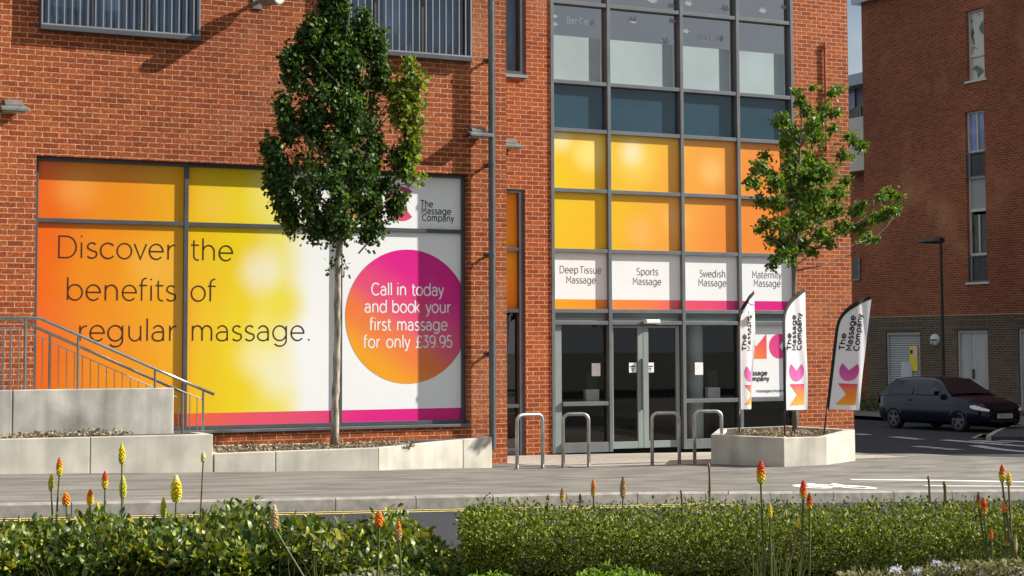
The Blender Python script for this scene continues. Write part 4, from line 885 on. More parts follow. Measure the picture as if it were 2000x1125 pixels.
for a_ in ((734, 66, 742, 170, 26, 6), (708, 32, 712, 110, 14, 7), (612, 40, 600, 90, 14, 6), (600, 62, 590, 110, 10, 6), (570, 102, 582, 170, 20, 7), (556, 112, 566, 140, 6, 5), (548, 196, 566, 270, 20, 7), (526, 282, 556, 350, 26, 8), (534, 342, 560, 400, 20, 8), (548, 398, 580, 440, 14, 7),
           (665, -40, 660, 20, 10, 4), (640, -20, 640, 30, 10, 5), (798, 340, 770, 300, 10, 7), (780, 385, 760, 410, 10, 7), (612, 455, 640, 440, 8, 6), (735, 440, 715, 460, 8, 6)): spike(*a_, cl)
cy = []
for a_ in ((800, 118, 790, 250, 34, 5), (818, 148, 806, 300, 40, 5), (776, 165, 772, 240, 16, 4), (770, 130, 765, 200, 8, 4), (803, 255, 792, 345, 26, 8), (812, 345, 822, 352, 3, 3)): spike(*a_, cy)
low = [(652, 500), (660, 508), (650, 522), (676, 525), (668, 515)]
mb = MB()
for y0 in np.linspace(470, 20, 46):
    y1 = y0-RNG.uniform(60, 130); x0, x1 = pl(max(-40, y1), 1), pl(max(-40, y1), 2); sgn = RNG.choice([-1, 1]); xt = (x0+x1)/2+sgn*(x1-x0)/2*RNG.uniform(.5, .95)
    s0 = aY(float(np.interp(y0, [t_[1] for t_ in tp][::-1], [t_[0] for t_ in tp][::-1])), y0, YT); limb(mb, s0, dsh(aY(xt, y1, YT), RNG.uniform(-.3, .6)), .018, .005)
for x, y in ((800, 122), (818, 150), (735, 78), (560, 105), (812, 345)): limb(mb, aY(700, y+150, YT), aY(x, y, YT), .012, .003)
limb(mb, aY(661, 470, YT), aY(632, 440, YT), .016, .008); limb(mb, aY(665, 475, YT), aY(720, 430, YT), .015, .006)
mb.build('limbs', BARKD, trunkT, smooth=True)
C = []; O = []
for c in cl:
    k = int(RNG.integers(48, 80)); o = RNG.normal(size=(k, 3))*np.array([.050, .050, .078]); C.append(c+o); O.append(np.tile((c-aY(666, 470, YT))*.25, (k, 1)))
for x, y in low: o = RNG.normal(size=(12, 3))*.045; C.append(aY(x, y, YT)+o); O.append(o*6)
V, T = leaves(np.vstack(C), .060, .5, 'maple', 0, np.vstack(O))
LF1 = leafmat('maple_leaf_dark', [(.012, .030, .008), (.028, .066, .014), (.065, .125, .022), (.020, .048, .011), (.17, .24, .04)], .34, .5, .3)
np_mesh('crown', V, T, LF1, tr)
C = [c+RNG.normal(size=(14, 3))*.05 for c in cy]; V, T = leaves(np.vstack(C), .075, .2, 'maple', .3)
LFY = leafmat('maple_leaf_young', [(.07, .13, .02), (.13, .19, .03), (.20, .24, .04), (.10, .16, .025), (.26, .25, .05)], .45, .5, .3)
np_mesh('young_shoots', V, T, LFY, tr)
# open tree in the angular planter
YT2 = float(q2[1])+.95
tr2 = empty('street_tree', aY(1551, 850, YT2), 'open light green tree with spreading sprays in the angular planter', 'tree', 'young street trees in planters')
tq = [(1552, 858, .042), (1552, 760, .036), (1551, 660, .034), (1551, 560, .032), (1553, 520, .030), (1556, 450, .028), (1558, 380, .022), (1562, 300, .016), (1566, 220, .009), (1562, 180, .005)]
mb = MB(); mb.tube([aY(x, y, YT2) for x, y, r in tq], [r for *_, r in tq], 10); tk2 = mb.build('trunk', BARKD, tr2, smooth=True)
bl2 = [(1555, 175, 10), (1640, 170, 13), (1628, 176, 8), (1590, 166, 6), (1562, 190, 12), (1575, 212, 14), (1525, 228, 14), (1535, 246, 16), (1512, 236, 8), (1612, 205, 10), (1605, 222, 14), (1637, 214, 12), (1590, 236, 16), (1560, 262, 22), (1598, 262, 18), (1632, 246, 10), (1530, 275, 14), (1664, 262, 12), (1687, 280, 12), (1674, 272, 8), (1490, 298, 9), (1480, 318, 14), (1500, 332, 15), (1468, 350, 14), (1512, 352, 17), (1550, 308, 26), (1590, 310, 26), (1618, 330, 22), (1650, 300, 13), (1655, 350, 12), (1642, 372, 18), (1600, 368, 26), (1550, 362, 26), (1512, 388, 18), (1480, 385, 13), (1490, 430, 14), (1476, 446, 8), (1520, 430, 20), (1560, 420, 24), (1600, 408, 24), (1640, 402, 18), (1678, 404, 15), (1690, 396, 8), (1652, 440, 18), (1610, 450, 18), (1570, 468, 18), (1530, 468, 20), (1500, 466, 13), (1741, 375, 14), (1757, 380, 9), (1724, 380, 9), (1746, 409, 15), (1757, 402, 9), (1722, 420, 13), (1702, 430, 10), (1682, 444, 14), (1700, 464, 11), (1715, 466, 7), (1545, 505, 11), (1512, 506, 12), (1500, 520, 8), (1530, 492, 12), (1590, 490, 12), (1625, 470, 12), (1580, 335, 18), (1535, 330, 16), (1565, 395, 20), (1470, 330, 9), (1456, 352, 7)]
mb = MB(); C = []; O = []
for i, (x, y, r) in enumerate(bl2):
    c = dsh(aY(x, y, YT2), RNG.uniform(-.6, .6))
    ys = min(538-RNG.random()*70, max(y+40, y+abs(x-1560)*.75+30)); xs_ = float(np.interp(ys, [t_[1] for t_ in tq][::-1], [t_[0] for t_ in tq][::-1]))
    if i % 2 == 0 and (x < 1640 or i % 4 == 0): limb(mb, aY(xs_, ys, YT2), c, .013, .004, .16)
    R_ = r*.0066; par = aY(xs_, ys, YT2)-c; par /= np.linalg.norm(par)
    n = int(14+r*7.6*(r/14)); o = RNG.normal(size=(n, 3))*np.array([.55, .55, .42])*R_+par*RNG.random((n, 1))*R_*1.4; C.append(c+o); O.append(o*2)
    m_ = 5; o = RNG.normal(size=(m_, 3))*.04+par*(R_*1.5+RNG.random((m_, 1))*.35); C.append(c+o); O.append(o)
mb.build('limbs', BARKD, tk2, smooth=True)
V, T = leaves(np.vstack(C), .062, .3, 'maple', .5, np.vstack(O))
LF2 = leafmat('maple_leaf_light', [(.035, .085, .014), (.075, .145, .022), (.13, .20, .03), (.055, .11, .018), (.21, .26, .045)], .38, .5, .3)
np_mesh('crown', V, T, LF2, tr2)

# ------------------------------------------------------------------ hedges and the planted bed
SB = P('bed_soil', (.035, .028, .02), .95, 0, .5, 12, .6)
sheet('planting_bed', list(np.arange(-6, 22, 1.0)), lambda x: 3.5, lambda x: 11.6, 8, lambda x, y: g(x, y)+.03, SB, thick=.2)
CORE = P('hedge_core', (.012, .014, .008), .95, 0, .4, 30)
HB = 10.6; HF = 9.5                                             # hedges run square to the street view: u to the right, w away
RH = np.array([math.cos(YAW), -math.sin(YAW)]); FH = np.array([math.sin(YAW), math.cos(YAW)])
def toL(P_): return np.array([P_[0]*RH[0]+P_[1]*RH[1], P_[0]*FH[0]+P_[1]*FH[1], P_[2]])
def toW(C_): C_ = np.asarray(C_, float); return np.column_stack([C_[:, 0]*RH[0]+C_[:, 1]*FH[0], C_[:, 0]*RH[1]+C_[:, 1]*FH[1], C_[:, 2]])
def gl(u, w): return g(u*RH[0]+w*FH[0], u*RH[1]+w*FH[1])
ul = lambda px, py, D_: toL(aD(px, py, D_))
hx0 = float(ul(907, 1040, HF)[0]); hx1 = float(ul(2350, 1040, HF)[0]); SHK = float(ul(899, 1000, 10)[0]/ul(899, 1000, 10)[1])
zh = lambda x: float(np.interp(x, [ul(900, 978, HB)[0], ul(2000, 968, HB)[0]], [ul(900, 979, HB)[2], ul(2000, 970, HB)[2]]))
_o = toW([(hx0, HF, 0)])[0]
bh = empty('hedge', (_o[0], _o[1], g(_o[0], _o[1])), 'clipped small-leaved box hedge on the right with a square end', 'hedge')
def hedge(root, x0, x1, y0, y1, ztopf, n, size, mat, rough, shape, rnd=.12, end=True, depth=.1, bump=None):
    Cs = []; O = []
    def zt_(x, y): return ztopf(x+(y-HF)*SHK, y)
    A = [(x1-x0)*(y1-y0), (x1-x0)*.95, (y1-y0)*.95 if end else 0, (x1-x0)*.35]; tot = sum(A)
    for k, a in enumerate(A):
        m_ = int(n*a/tot)
        for _ in range(m_):
            u, v, d = RNG.random(), RNG.random(), depth*RNG.random()**1.15
            if k == 0: x, y, d2 = x0+(x1-x0)*u, y0+(y1-y0)*v, d; zt = zt_(x, y); p = (x, y, zt-d+rough*RNG.normal()*.5); o = (0, 0, 1.2)
            elif k == 1: x = x0+(x1-x0)*u; zt = zt_(x, y0); p = (x, y0+d+rough*RNG.normal()*.2, gl(x, y0)+.1+(zt-gl(x, y0)-.1)*v); o = (0, -1.2, .3)
            elif k == 2: y = y0+(y1-y0)*u; zt = zt_(x0, y); p = (x0+d+rough*RNG.normal()*.5, y, gl(x0, y)+.1+(zt-gl(x0, y)-.1)*v); o = (-1.2, 0, .3)
            else: x = x0+(x1-x0)*u; zt = zt_(x, y1); p = (x, y1-d, zt-.5*v); o = (0, 1.2, .3)
            Cs.append(p); O.append(o)
    Cs = np.array(Cs); O = np.array(O, float)
    Cs[:, 0] += (Cs[:, 1]-HF)*SHK
    if bump is not None: Cs = np.array([bump(*c) for c in Cs])
    V, T = leaves(toW(Cs), size, 0, shape, .4, toW(O)); np_mesh('foliage', V, T, mat, root)
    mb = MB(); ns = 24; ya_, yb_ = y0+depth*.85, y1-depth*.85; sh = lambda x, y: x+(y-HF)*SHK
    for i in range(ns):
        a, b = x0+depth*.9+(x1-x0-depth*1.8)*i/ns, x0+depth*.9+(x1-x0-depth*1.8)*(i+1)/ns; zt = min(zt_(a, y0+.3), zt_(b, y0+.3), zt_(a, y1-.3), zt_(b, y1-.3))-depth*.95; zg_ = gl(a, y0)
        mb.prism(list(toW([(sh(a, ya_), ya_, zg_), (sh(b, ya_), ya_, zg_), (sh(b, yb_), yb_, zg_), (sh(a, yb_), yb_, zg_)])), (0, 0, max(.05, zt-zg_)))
    mb.build('shade_core', CORE, root)  # solid block, its near-black colour painted as the shade between the leaves
BOXL = leafmat('box_leaf', [(.016, .036, .005), (.082, .125, .013), (.23, .26, .028), (.038, .066, .009), (.36, .38, .055)], .12, .6, .15)
nzv = lambda x, y: .010*math.sin(5*x+2*y)+.008*math.sin(11*x-7*y)+.02*sstep((hx0+.5-x)/.6)
def bump_r(x, y, z): s = .025*math.sin(2.3*x+1)*math.sin(3*z+x)+.02*math.sin(6*x+2)*math.cos(7*z); return (x, y+s if y < HF+.25 else y, z)
hedge(bh, hx0, hx1, HF, HB, lambda x, y: zh(x)-.015+nzv(x, y)-.05*sstep((HF+.15-y)/.15)-.02*sstep((hx0+.12-(x-(y-HF)*SHK))/.12), 84000, .025, BOXL, .04, 'quad', depth=.3, bump=bump_r)
# looser broad-leaved hedge at the left
_o = toW([(-1.5, HF, 0)])[0]
lb = empty('hedge', (_o[0], _o[1], g(_o[0], _o[1])), 'looser broad-leaved hedge on the left with glossy leaves', 'hedge')
lx1 = float(ul(896, 1100, HF)[0]); lx0 = float(ul(-160, 1100, HF)[0])
zq_pts = [(-60, 1012), (0, 1013), (80, 1013), (160, 1018), (300, 1018), (380, 1012), (450, 1000), (520, 1000), (560, 1015), (600, 1012), (680, 1015), (760, 1018), (800, 1014), (830, 1030), (860, 1052), (892, 1095)]
zlx = [float(ul(a, b, HB)[0]) for a, b in zq_pts]; zlz = [float(ul(a, b, HB)[2]) for a, b in zq_pts]
def zlt(x, y): return float(np.interp(x, zlx, zlz))-.005+.03*math.sin(7*x+3*y)+.02*math.sin(15*x)-.10*sstep((HF+.3-y)/.3)
def bump_l(x, y, z): s = .10*math.sin(3.1*x+.5)*math.sin(4*z+2*x)+.06*math.sin(9*x); return (x, y+s if y < HF+.3 else y, z)
LAUR = leafmat('broad_leaf', [(.018, .045, .010), (.058, .105, .018), (.18, .22, .026), (.038, .072, .014), (.36, .33, .03)], .2, .45, .4)
hedge(lb, lx0, lx1, HF+.05, HB, zlt, 44000, .052, LAUR, .06, 'oval', depth=.28, bump=bump_l, end=False)
Ce = np.array([(lx1+.03-abs(RNG.normal())*.12, RNG.uniform(HF, HB), gl(lx1, HF)+RNG.random()*.34) for _ in range(900)]); Ce[:, 0] += (Ce[:, 1]-HF)*SHK; V, T = leaves(toW(Ce), .058, 0, 'oval', .3); np_mesh('foliage', V, T, LAUR, lb)
# stray shoots above the clipped hedge
Ct = []
for px in RNG.uniform(905, 1990, 60):
    y = HB-RNG.uniform(.05, .5); x = float(ul(px, 975, y)[0])
    for k in range(int(RNG.integers(2, 6))): Ct.append((x+RNG.normal()*.012, y, zh(x)-.08+.022*k))
V, T = leaves(toW(Ct), .03, -1.2, 'quad', .2); np_mesh('sprays', V, T, BOXL, bh)
# low plants in front
def low_shrub(pts, n, size, mat, label, cat, D_, rr, name='low_shrub'):
    c0 = aD(pts[0][0], pts[0][1], D_); r = empty(name, (c0[0], c0[1], g(c0[0], c0[1])), label, cat); C = []
    for x, y, s in pts:
        c = aD(x, y, D_); k = int(n*s); o = RNG.normal(size=(k, 3)); o /= np.linalg.norm(o, axis=1)[:, None]; o *= (RNG.random((k, 1))**.4)*rr*s; o[:, 2] *= .75; C.append(c+np.array([0, 0, -rr*s*.7])+o)
    C = np.vstack(C); V, T = leaves(C, size, 0, 'oval', .6); np_mesh('foliage', V, T, mat, r)
    mb = MB()
    for x, y, s in pts: c = aD(x, y, D_); mb.tube([(c[0], c[1], g(c[0], c[1])), (c[0], c[1], c[2]-rr*s*.6)], .012, 5)
    mb.build('stem', BARKD, r); return r
LIME = leafmat('lime_leaf', [(.10, .19, .02), (.15, .26, .03), (.20, .32, .04), (.12, .22, .025)], .35, .5, .3)
low_shrub([(1150, 1112, .8), (1190, 1104, 1), (1230, 1108, 1), (1262, 1116, .7)], 420, .03, LIME, 'bright lime green low shrub at the foot of the clipped hedge', 'shrub', 9.3, .13)
low_shrub([(930, 1122, .7), (965, 1118, .7), (990, 1126, .6)], 300, .03, LIME, 'lime green low shrub in the gap between the two hedges', 'shrub', 9.3, .1)
GREYL = leafmat('grey_leaf', [(.14, .15, .11), (.25, .26, .2), (.33, .34, .27), (.12, .15, .07)], .2, .6, .2)
low_shrub([(700, 1110, 1), (740, 1104, 1), (780, 1108, 1), (820, 1116, .8), (660, 1120, .8)], 320, .035, LAUR, 'leafy low shrub under the two orange pokers', 'shrub', 9.15, .14)
low_shrub([(690, 1118, .8), (730, 1122, .8), (770, 1120, .8)], 220, .03, GREYL, 'silver-grey low shrub at the bottom edge below the orange pokers', 'shrub', 8.9, .1)
# dry straw-like ground cover with pale flowers, bottom right
C = []
for px in RNG.uniform(1640, 2040, 5200): C.append(aD(px, 1117-22*sstep((px-1700)/260)+RNG.random()**.7*45, RNG.uniform(8.6, 9.2)))
V, T = leaves(np.array(C), .034, -.1, 'quad', .5); np_mesh('ground_cover', V, T, leafmat('straw_leaf', [(.09, .09, .03), (.22, .20, .09), (.05, .07, .02), (.30, .27, .15), (.06, .08, .02)], .3, .6, .2), kind='stuff')
PALE = leafmat('pale_petal', [(.55, .55, .62), (.66, .67, .74), (.48, .47, .56)], .3, .6, .2)
for i, (px, py, s, lbl) in enumerate(((1748, 1113, 14, 'pale lilac flower clump in the straw left of the far right pokers'), (1790, 1116, 11, 'small pale lilac flower clump at the bottom edge'), (1830, 1100, 8, 'single pale lilac flower head below the pair of red pokers'),
                                 (1862, 1108, 12, 'pale lilac flower clump beside a fallen orange petal'), (1912, 1122, 14, 'pale lilac flower clump under the tall right pokers'), (1985, 1122, 18, 'broad pale lilac flower clump in the bottom right corner'))):
    c = aD(px, py, 8.7); r = empty('flower_clump', (c[0], c[1], g(c[0], c[1])), lbl, 'flowers', 'pale flower clumps in the dry ground cover')
    k = 12+s*6; o = RNG.normal(size=(k, 3))*np.array([s, s, s*.45])*.0013; V, T = leaves(c+o, .016, 0, 'oval', 1); np_mesh('petals', V, T, PALE, r)
    mb = MB(); mb.tube([(c[0], c[1], g(c[0], c[1])), (c[0], c[1], c[2])], .004, 5); mb.build('stem', BARKD, r)
# strap leaves of the pokers
BLADE = leafmat('strap_leaf', [(.07, .10, .03), (.13, .16, .05), (.22, .23, .10), (.10, .14, .04), (.32, .30, .17)], .3, .5, .3)
def blades(name, cx_px, spread, n, ytop, D_, label):
    c = aD(cx_px, 1180, D_); r = empty(name, (c[0], c[1], g(c[0], c[1])), label, 'grass'); V = []; T = []
    for _ in range(n):
        bx_ = cx_px+RNG.normal()*spread*.35; b = aD(bx_, 1180, D_+RNG.normal()*.08); b[2] = g(b[0], b[1]); tpx = bx_+RNG.normal()*spread*.8; tp_ = aD(tpx, RNG.uniform(ytop, 1110), D_+RNG.normal()*.1)
        bend = RNG.normal()*.05; w = RNG.uniform(.0025, .006); k = 7; pv = []
        tip = np.array([tp_[0]-b[0], tp_[1]-b[1], 0])*.35; 
        for i in range(k):
            s = i/(k-1); p = b+(tp_-b)*s+tip*(s*s-s)*.8+np.array([bend*math.sin(s*3), 0, 0]); ww = w*(1-s)**.7; n0 = len(V); V += [p+_R*ww, p-_R*ww]
            if i: T += [(n0-2, n0-1, n0), (n0-1, n0+1, n0)]
    np_mesh('blades', np.array(V), np.array(T), BLADE, r)
blades('grass_clump', 1520, 62, 46, 1035, 8.75, 'clump of strap leaves round the tall red poker on the right hedge')
blades('grass_clump', 1950, 50, 40, 1060, 8.7, 'clump of strap leaves at the right edge of the picture')
blades('grass_clump', 640, 70, 26, 1060, 9.1, 'sparse pale grass stalks leaning in front of the left hedge')
blades('grass_clump', 165, 60, 14, 1080, 9.0, 'few thin grass blades at the lower left of the left hedge')
blades('grass_clump', 1250, 40, 8, 1085, 9.1, 'thin stalks before the middle of the clipped hedge')
blades('grass_clump', 1760, 55, 14, 1090, 8.9, 'short dry stalks left of the far right pokers')

# ------------------------------------------------------------------ red hot pokers
PKM = vcol('poker_florets'); 
STG = P('poker_stem_green', (.085, .105, .03), .6, 0, .2, 20); STB = P('poker_stem_brown', (.16, .115, .06), .8, 0, .3, 20)
RD, OG, YE, YG, TN, DR, PW = (.62, .06, .02), (.80, .22, .015), (.78, .60, .03), (.50, .52, .05), (.48, .33, .17), (.26, .07, .04), (.72, .66, .36)
def poker(px, y0, y1, w, cols, label, D_, foot=None, brown=False, lean=0):
    top, bot = aD(px+lean*.3, y0, D_), aD(px, y1, D_); hw = w*D_/F_PX/2
    ft = aD(foot if foot is not None else px, 1125, D_) if foot is not None else bot.copy()
    if foot is not None: base = bot+(ft-bot)*1.0; k = (bot[2]-g(bot[0], bot[1]))/max(.05, bot[2]-ft[2]); base = bot+(ft-bot)*k
    else: base = np.array([bot[0]+RNG.normal()*.02, bot[1], 0])
    base[2] = g(base[0], base[1])+.02
    r = empty('red_hot_poker', base, label, 'flower', 'red hot pokers in the bed')
    mb = MB(); mid = (bot+base)/2+np.array([RNG.normal()*.012, 0, 0]); pts = [bot*(1-t)**2+2*mid*t*(1-t)+base*t*t for t in np.linspace(0, 1, 9)]
    mb.tube([bot+(top-bot)*.6]+pts, [.003]+list(np.linspace(.005, .0078, 9)), 7); mb.build('stem', STB if brown else STG, r, smooth=True)
    ax = top-bot; L = np.linalg.norm(ax); ax = ax/L; a1 = np.cross(ax, [0, 1, .1]); a1 /= np.linalg.norm(a1); a2 = np.cross(ax, a1)
    mb = MB(); mb.cols = []; nf = max(40, int(70*L/.1))
    for i in range(nf):
        s = (i+.5)/nf; an = i*2.399963; env = (math.sin(math.pi*min(1, .12+s*.88))**.6)*(1-.25*s) if s < .97 else .3
        d = a1*math.cos(an)+a2*math.sin(an); up = 2.1*s-1.25+RNG.normal()*.15; dr = d*.7+ax*up*.9; dr /= np.linalg.norm(dr); fl = hw*.85*(1.15-.5*s)
        c0 = bot+ax*L*(.06+s*.9)+d*hw*env*.28; c1 = c0+dr*fl*.85*env; 
        ci = s*(len(cols)-1); k = min(len(cols)-2, int(ci)); f_ = min(1, max(0, (ci-k)+RNG.normal()*.12)); col = np.array(cols[k])*(1-f_)+np.array(cols[k+1])*f_; col = np.clip(col*RNG.uniform(.8, 1.2), 0, 1)
        n0 = len(mb.v); mb.tube([c0, (c0+c1)/2, c1, c1+dr*fl*.18], [hw*.12, hw*.2, hw*.22, hw*.05], 5); mb.cols += [(*col, 1)]*(len(mb.v)-n0)
    n0 = len(mb.v); mb.tube([bot+ax*L*t for t in np.linspace(0, .97, 6)], [hw*.25, hw*.5, hw*.55, hw*.5, hw*.38, hw*.1], 8); nn = len(mb.v)-n0
    for i in range(nn): ci = (i//8)/5*(len(cols)-1); k = min(len(cols)-2, int(ci)); f_ = ci-k; mb.cols.append((*(np.array(cols[k])*(1-f_)+np.array(cols[k+1])*f_)*.8, 1))
    mb.build('flower_head', PKM, r)
BK = 10.75; FT = 8.9
PK = [
 (116, 893, 928, 15, [YG, YE, OG, RD], 'slim poker with a rusty red tip, tallest of the far left group', BK), (100, 925, 957, 14, [TN, YG, YE], 'yellow poker on a withered brown neck at the far left', BK),
 (129, 963, 985, 19, [YE, OG, OG], 'short round orange poker beside the far left pair', BK), (176, 955, 986, 16, [YE, YE, OG, RD], 'low poker with yellow base and red tip, left of the taller red one', BK),
 (190, 980, 1014, 13, [YG, YG, YE], 'small green-yellow poker bud low over the left hedge', BK), (205, 920, 953, 15, [YG, YE, RD, RD], 'red poker with a pale green base on a straight stem, left of the yellow pair', BK),
 (238, 866, 904, 16, [YG, YE, YE], 'tallest yellow poker above the left hedge', BK), (240, 928, 971, 17, [YG, YG, YE], 'yellow-green poker straight below the tallest yellow one', BK+.08),
 (319, 970, 1011, 14, [YG, YG, YE], 'short yellow-green poker bud left of the fat yellow one', BK), (344, 928, 977, 25, [YG, YE, YE, PW], 'fat overblown yellow poker with a ragged top', BK, 334),
 (397, 882, 901, 12, [YG, PW, PW], 'pale withered poker on a long bare brown stalk', BK, 386, True), (1098, 953, 977, 12, [YE, TN, DR], 'brownish poker bud at the left end of the clipped hedge', HB+.1),
 (1159, 935, 969, 13, [YE, TN, OG, TN], 'tan and red poker bud over the clipped hedge, left one of a pair', HB+.1), (1217, 930, 971, 15, [TN, TN, DR], 'grey-brown pointed poker bud over the clipped hedge, right one of a pair', HB+.1),
 (1070, 966, 980, 8, [TN, DR, DR], 'tiny brown poker bud left of the brownish bud on the clipped hedge', HB+.1), (1133, 963, 978, 7, [DR, DR, DR], 'tiny dark poker bud between the brownish and the tan buds', HB+.1),
 (740, 997, 1026, 20, [OG, OG, OG], 'bright orange poker before the left hedge', FT, 737), (779, 1018, 1056, 14, [TN, TN, OG, OG], 'fading orange and brown poker right of the bright orange one', FT, 782),
 (536, 985, 1032, 18, [TN, TN, PW], 'dried straw-coloured poker on a slanting stem before the left hedge', FT, 592), (1486, 899, 942, 20, [YG, YE, OG, RD, RD], 'tall poker with red crown and yellow base before the clipped hedge', FT, 1495),
 (1569, 937, 971, 17, [YE, OG, RD, RD], 'coral red poker of the close pair right of the tall one', FT, 1568), (1581, 962, 992, 14, [YE, RD, DR], 'dark red poker of the close pair, lower and to the right', FT, 1578),
 (1504, 983, 1011, 11, [YG, YE, YE], 'small lemon yellow poker beside the tall red stem', FT, 1508), (1559, 1012, 1031, 10, [YE, YE, PW], 'tiny yellow poker low before the clipped hedge', FT, 1535, True),
 (1911, 960, 990, 12, [YE, DR, DR], 'dark red poker left of the lower right pair', FT, 1930), (1922, 972, 1004, 14, [YE, RD, OG], 'red-orange poker with yellow hem, right one of the lower right pair', FT, 1935),
 (1957, 907, 940, 15, [YG, YE, RD, RD], 'tall pink-red poker near the right edge', FT, 1985), (1970, 922, 947, 14, [TN, YE, YE], 'pale yellow wilted poker leaning on the tall pink-red one', FT, 1978, True),
 (1961, 978, 1001, 12, [OG, OG, OG], 'plain orange poker below the tall pink-red one', FT, 1965), (1936, 1035, 1052, 10, [OG, OG, RD], 'small orange poker low in the right hand leaves', FT, 1938),
 (1965, 1043, 1066, 8, [YE, DR, RD], 'thin dark orange poker low at the right edge', FT, 1968), (1984, 1043, 1080, 8, [TN, PW, TN], 'withered tan poker spike at the far right edge', FT, 1995, True)]
for k in PK: poker(*k)
for px, y0, lbl in ((1384, 907, 'bare knotted stalk standing above the clipped hedge'), (1330, 960, 'short bare stalk at the back of the clipped hedge'), (1813, 933, 'straight dark stalk over the clipped hedge left of the stub'), (1844, 943, 'stubby pale stalk end over the clipped hedge')):
    tp_ = aD(px, y0, 11.5); b = np.array([tp_[0]+.01, tp_[1], g(tp_[0], tp_[1])]); r = empty('bare_stalk', b, lbl, 'stalk'); mb = MB(); n = 12; rr = .011 if px == 1844 else .0075
    mb.tube([b+(tp_-b)*t+np.array([.006*math.sin(t*9), 0, 0]) for t in np.linspace(0, 1, n)], [rr*(1.25 if i in (6, 9) else 1) for i in range(n)], 7); mb.build('stalk', STB, r)
    mb = MB(); mb.tube([tp_-np.array([0, 0, .01]), tp_+np.array([0, 0, .012])], [rr*1.3, rr*.8], 7); mb.build('stalk_tip', P('stalk_tip', (.25, .2, .1), .8, 0, .2, 9), r)

# ------------------------------------------------------------------ apartment block on the right
XC_ = 38.3
yc = lambda px, py: float(aX(px, py, XC_)[1]); zc = lambda px, py: float(aX(px, py, XC_)[2])
YEND = yc(1687, 300); YN = 22.6; zband = zc(1800, 617); ztopc = zc(1683, 8)
AP = empty('apartment_building', (XC_, YEND, -.4), 'dark red brick apartment block with tall narrow windows at the right edge', 'building')
TX = np.array([[0, -1], [1, 0]])
def wallX(mb, y0, y1, z0, z1, X, T, holes):
    """wall facing -X: build as a wall facing -Y, then swap axes"""
    t_ = MB(); wall(t_, -y1, -y0, z0, z1, 0, T, [(-h[1], -h[0], h[2], h[3]) for h in holes])
    mb.add([(X+v[1], -v[0], v[2]) for v in t_.v], t_.f)
def holeX(pl_, pr_, pt, pb): return (yc(pr_, (pt+pb)/2), yc(pl_, (pt+pb)/2), zc((pl_+pr_)/2, pb), zc((pl_+pr_)/2, pt))
hw1 = holeX(1888, 1922, 18, 156); hw2 = holeX(1888, 1925, 216, 551)
dA = holeX(1731, 1798, 648, 800); dB = holeX(1870, 1930, 645, 800); dC = holeX(1990, 2050, 642, 800)
zg = -.6
dA, dB, dC = [(a, b, -.35, d) for a, b, c, d in (dA, dB, dC)]
mb = MB(); wallX(mb, YN, YEND, zband, ztopc, XC_, .3, [hw1, hw2, ]); mb.box(XC_+.3, XC_+12, YEND-.3, YEND, zg, ztopc); mb.box(XC_+.3, XC_+12, YN, YN+.3, zg, ztopc); mb.box(XC_+11.7, XC_+12, YN+.3, YEND-.3, zg, ztopc)
mb.build('wall', BRC, AP)
mb = MB(); wallX(mb, YN, YEND, zg, zband-.02, XC_, .3, [dA, dB, dC]); mb.build('base_course', BRD, AP)
mb = MB(); mb.box(XC_-.012, XC_+.2, YN, YEND+.01, zband-.02, zband+.012); mb.build('string_course', P('stone_string', (.33, .27, .2), .8, 0, .1, 5), AP)
for a, b, c, d in (dA, dB, dC):
    mb = MB(); mb.box(XC_-.006, XC_-.001, a-.12, b+.15, d+.03, zband-.022); mb.build('soldier_course', BRS, AP)
mb = MB(); mb.box(XC_-.25, XC_+12.2, YN-.2, YEND+.25, ztopc, ztopc+.28); mb.build('roof', P('roof_edge_grey', (.42, .46, .48), .5, 0, .05, 2), AP)
WFR = P('window_frame_cream', (.55, .55, .50), .5, 0, .05, 4)
def win_frame(h, rows, name='window'):
    """rows: (z_bottom, z_top, kind)"""
    a, b, c, d = h; a += .002; b -= .002; x0, x1 = XC_+.1, XC_+.19; mb = MB(); t_ = .06
    mb.box(x0, x1, a, a+t_, c, d-.002); mb.box(x0, x1, b-t_, b, c, d-.002); mb.box(x0, x1, a+t_, b-t_, d-t_, d-.002)
    for z0, z1, k in rows: mb.box(x0+.002, x1, a+t_, b-t_, z0-.045, z0+.045)
    for z0, z1, k in rows:
        if k == 'w2': mb.box(x0+.004, x1, (a+b)/2-.028, (a+b)/2+.028, z0+.045, z1-.045)
    f = mb.build(name, WFR, AP)
    mb = MB(); mb.box(XC_-.05, XC_+.09, a-.1, b+.1, c-.07, c-.002); mb.build('sill', WFR, f)
    for z0, z1, k in rows:
        mb = MB(); X = XC_+.15; mb.quad((X, b-t_, z0+.045), (X, a+t_, z0+.045), (X, a+t_, z1-.045), (X, b-t_, z1-.045))
        mt = {'w': PANE_L, 'w2': PANE_B, 'd': PANE_D, 'p': P('infill_panel', (.34, .36, .33), .6, 0, .04, 2)}[k if k != 'w2' or z0 > zc(1905, 400) else 'd']; mb.build('pane' if k != 'p' else 'infill_panel', mt, f)
    for z0, z1, k in rows:
        if k == 'd':
            mb = MB(); n = 8
            for i in range(n+1): y = a+.03+(b-a-.06)*i/n; mb.box(XC_-.03, XC_-.012, y-.012, y+.012, z0+.02, z1-.01)
            mb.box(XC_-.04, XC_-.0, a, b, z0+.0, z0+.03); mb.box(XC_-.045, XC_-.0, a, b, z1-.03, z1+.01); mb.build('guard_rail', FRD, f)
PANE_L, t, b_ = newmat('pane_bright'); b_.inputs['Base Color'].default_value = (.50, .50, .44, 1); b_.inputs['Roughness'].default_value = .08
